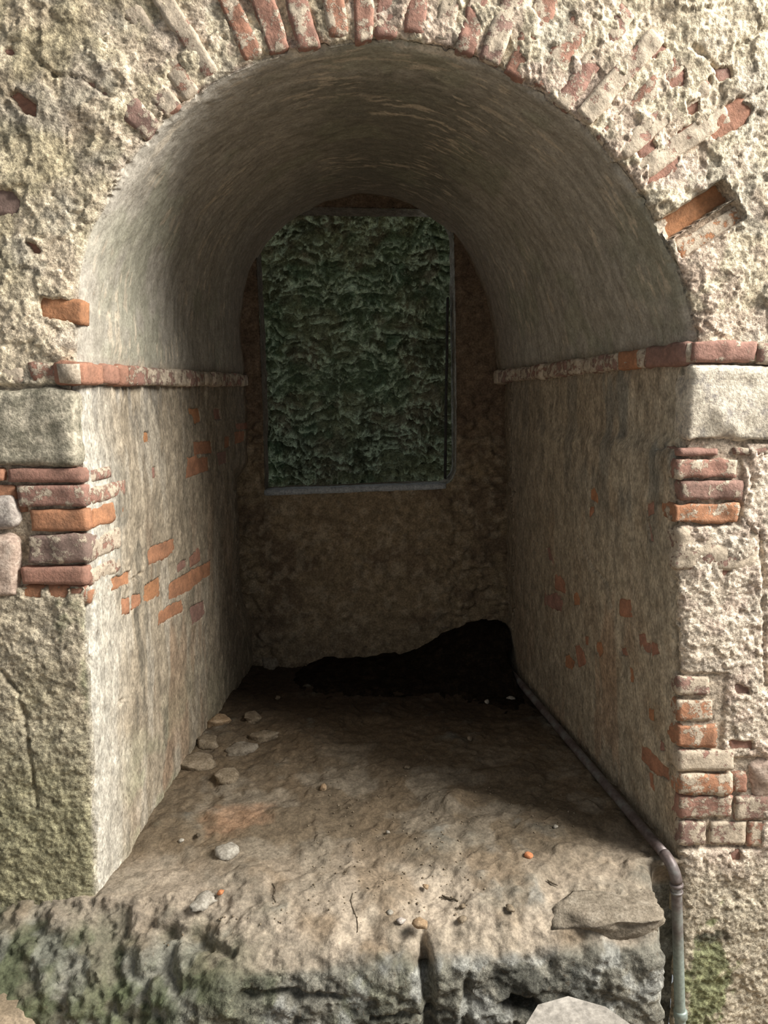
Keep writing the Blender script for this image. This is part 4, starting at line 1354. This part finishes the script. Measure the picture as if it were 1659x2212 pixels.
# ------------------------------------------------------------------ pipe along the foot of the shaded jamb
def pipe_mat():
    m, nt, b = new_mat('aged_pipe_metal')
    tc = N(nt, 'ShaderNodeTexCoord')
    v = tc.outputs['Object']
    n1 = noise(nt, v, 16, 5, 0.6)
    n2 = noise(nt, v, 90, 4, 0.6)
    c = ramp(nt, n1, [(0.32, (0.085, 0.06, 0.055)), (0.5, (0.15, 0.125, 0.12)), (0.66, (0.22, 0.23, 0.215))])
    sep = N(nt, 'ShaderNodeSeparateXYZ')
    nt.links.new(v, sep.inputs[0])
    low = ramp(nt, sep.outputs['Z'], [(0.0, 1.0), (1.0, 1.0)])
    mr = N(nt, 'ShaderNodeMapRange')
    mr.inputs['From Min'].default_value = -0.12
    mr.inputs['From Max'].default_value = -0.24
    nt.links.new(sep.outputs['Z'], mr.inputs['Value'])
    c = mul(nt, c, (0.27, 0.32, 0.29), mr.outputs[0], 'MIX')
    c = mul(nt, c, ramp(nt, n2, [(0.3, 0.75), (0.7, 1.2)]))
    nt.links.new(c, b.inputs['Base Color'])
    b.inputs['Roughness'].default_value = 0.5
    b.inputs['Metallic'].default_value = 0.25
    b.inputs['Specular IOR Level'].default_value = 0.5
    return m
M_PIPE = pipe_mat()
pipe = empty('pipe')
tag(pipe, 'slim weathered metal pipe run along the jamb foot and bent down at the front edge', 'pipe')
RP = 0.0150
yb = 1.45
def pipe_pt(y):
    x = float(jamb_x(1, y, 0.1)) - 0.030
    return (x, y, max(floor_z(x - 0.02, y), floor_z(x, y)) * 0 + 0.055 + 0.012 * (y / 1.5))
top = at(1452, 1872, -0.035)
line = []
pb = Vector(pipe_pt(yb)) 
pf = Vector((top[0] - 0.012, -0.005, top[2] + 0.020))
for i in range(30):
    t = i / 29
    line.append(pb.lerp(pf, t))
tube('pipe_run', line, RP, M_PIPE, pipe, 16)
down0 = Vector(at(1461, 1905, -0.05))
down1 = Vector(at(1472, 2300, -0.05))
elb = []
d_in = (pf - pb).normalized()
c0, c3 = pf, down0
for i in range(12):
    t = i / 11
    m0 = d_in * 0.09
    m1 = (down1 - down0).normalized() * 0.09
    h00, h10, h01, h11 = 2*t**3 - 3*t**2 + 1, t**3 - 2*t**2 + t, -2*t**3 + 3*t**2, t**3 - t**2
    elb.append(c0 * h00 + m0 * h10 + c3 * h01 + m1 * h11)
tube('elbow', elb, RP * 1.10, M_PIPE, pipe, 16)
tube('riser', [down0.lerp(down1, i / 20) for i in range(21)], RP, M_PIPE, pipe, 16)
dv = (down1 - down0).normalized()
for k_, (cy, hh, rr) in enumerate([(0.008, 0.010, 1.28), (0.030, 0.007, 1.2)]):
    c = down0 + dv * cy
    tube('collar', [c - dv * hh / 2, c - dv * hh / 3, c + dv * hh / 3, c + dv * hh / 2], [RP * 1.05, RP * rr, RP * rr, RP * 1.05], M_PIPE, pipe, 16)
c = Vector(at(1470, 2190, -0.05))
tube('collar', [c - dv * 0.014, c - dv * 0.010, c + dv * 0.010, c + dv * 0.014], [RP * 1.05, RP * 1.3, RP * 1.3, RP * 1.05], M_PIPE, pipe, 16)

# ------------------------------------------------------------------ grey block standing on the ground in front, cut by the lower frame edge
c = at(1215, 2168, -0.42)
bm_h = float(c[2]) + 0.62
outline = [(-0.15, -0.06), (-0.06, 0.06), (0.02, 0.075), (0.10, 0.03), (0.16, -0.05), (0.10, -0.14), (-0.08, -0.15)]
V, F = [], []
for lvl, (zz, s_) in enumerate(((0, 1.05), (0.5, 1.02), (0.93, 1.0), (1.0, 0.93))):
    for (ox, oy) in outline:
        V.append((ox * s_, oy * s_, zz * bm_h + (0.012 * math.sin(9 * ox) if lvl > 1 else 0)))
nO = len(outline)
for lvl in range(3):
    for k in range(nO):
        F.append((lvl * nO + k, lvl * nO + (k + 1) % nO, (lvl + 1) * nO + (k + 1) % nO, (lvl + 1) * nO + k))
F.append(tuple(range(3 * nO, 4 * nO))[::-1] if False else tuple(range(3 * nO, 4 * nO)))
F.append(tuple(range(nO))[::-1])
me = bpy.data.meshes.new('stone_block')
me.from_pydata(V, [], F)
bmx = bmesh.new()
bmx.from_mesh(me)
bmesh.ops.recalc_face_normals(bmx, faces=bmx.faces)
bmx.to_mesh(me)
bmx.free()
sb = link('stone_block', me, stone_mat('pale_grey_block', (0.27, 0.25, 0.22), (0.34, 0.315, 0.28), (0.42, 0.39, 0.35), 16, 0.4))
sb.location = (c[0], -0.47, -0.62)
tag(sb, 'pale grey angular stone block standing before the rock face, only its top in view', 'stone block')
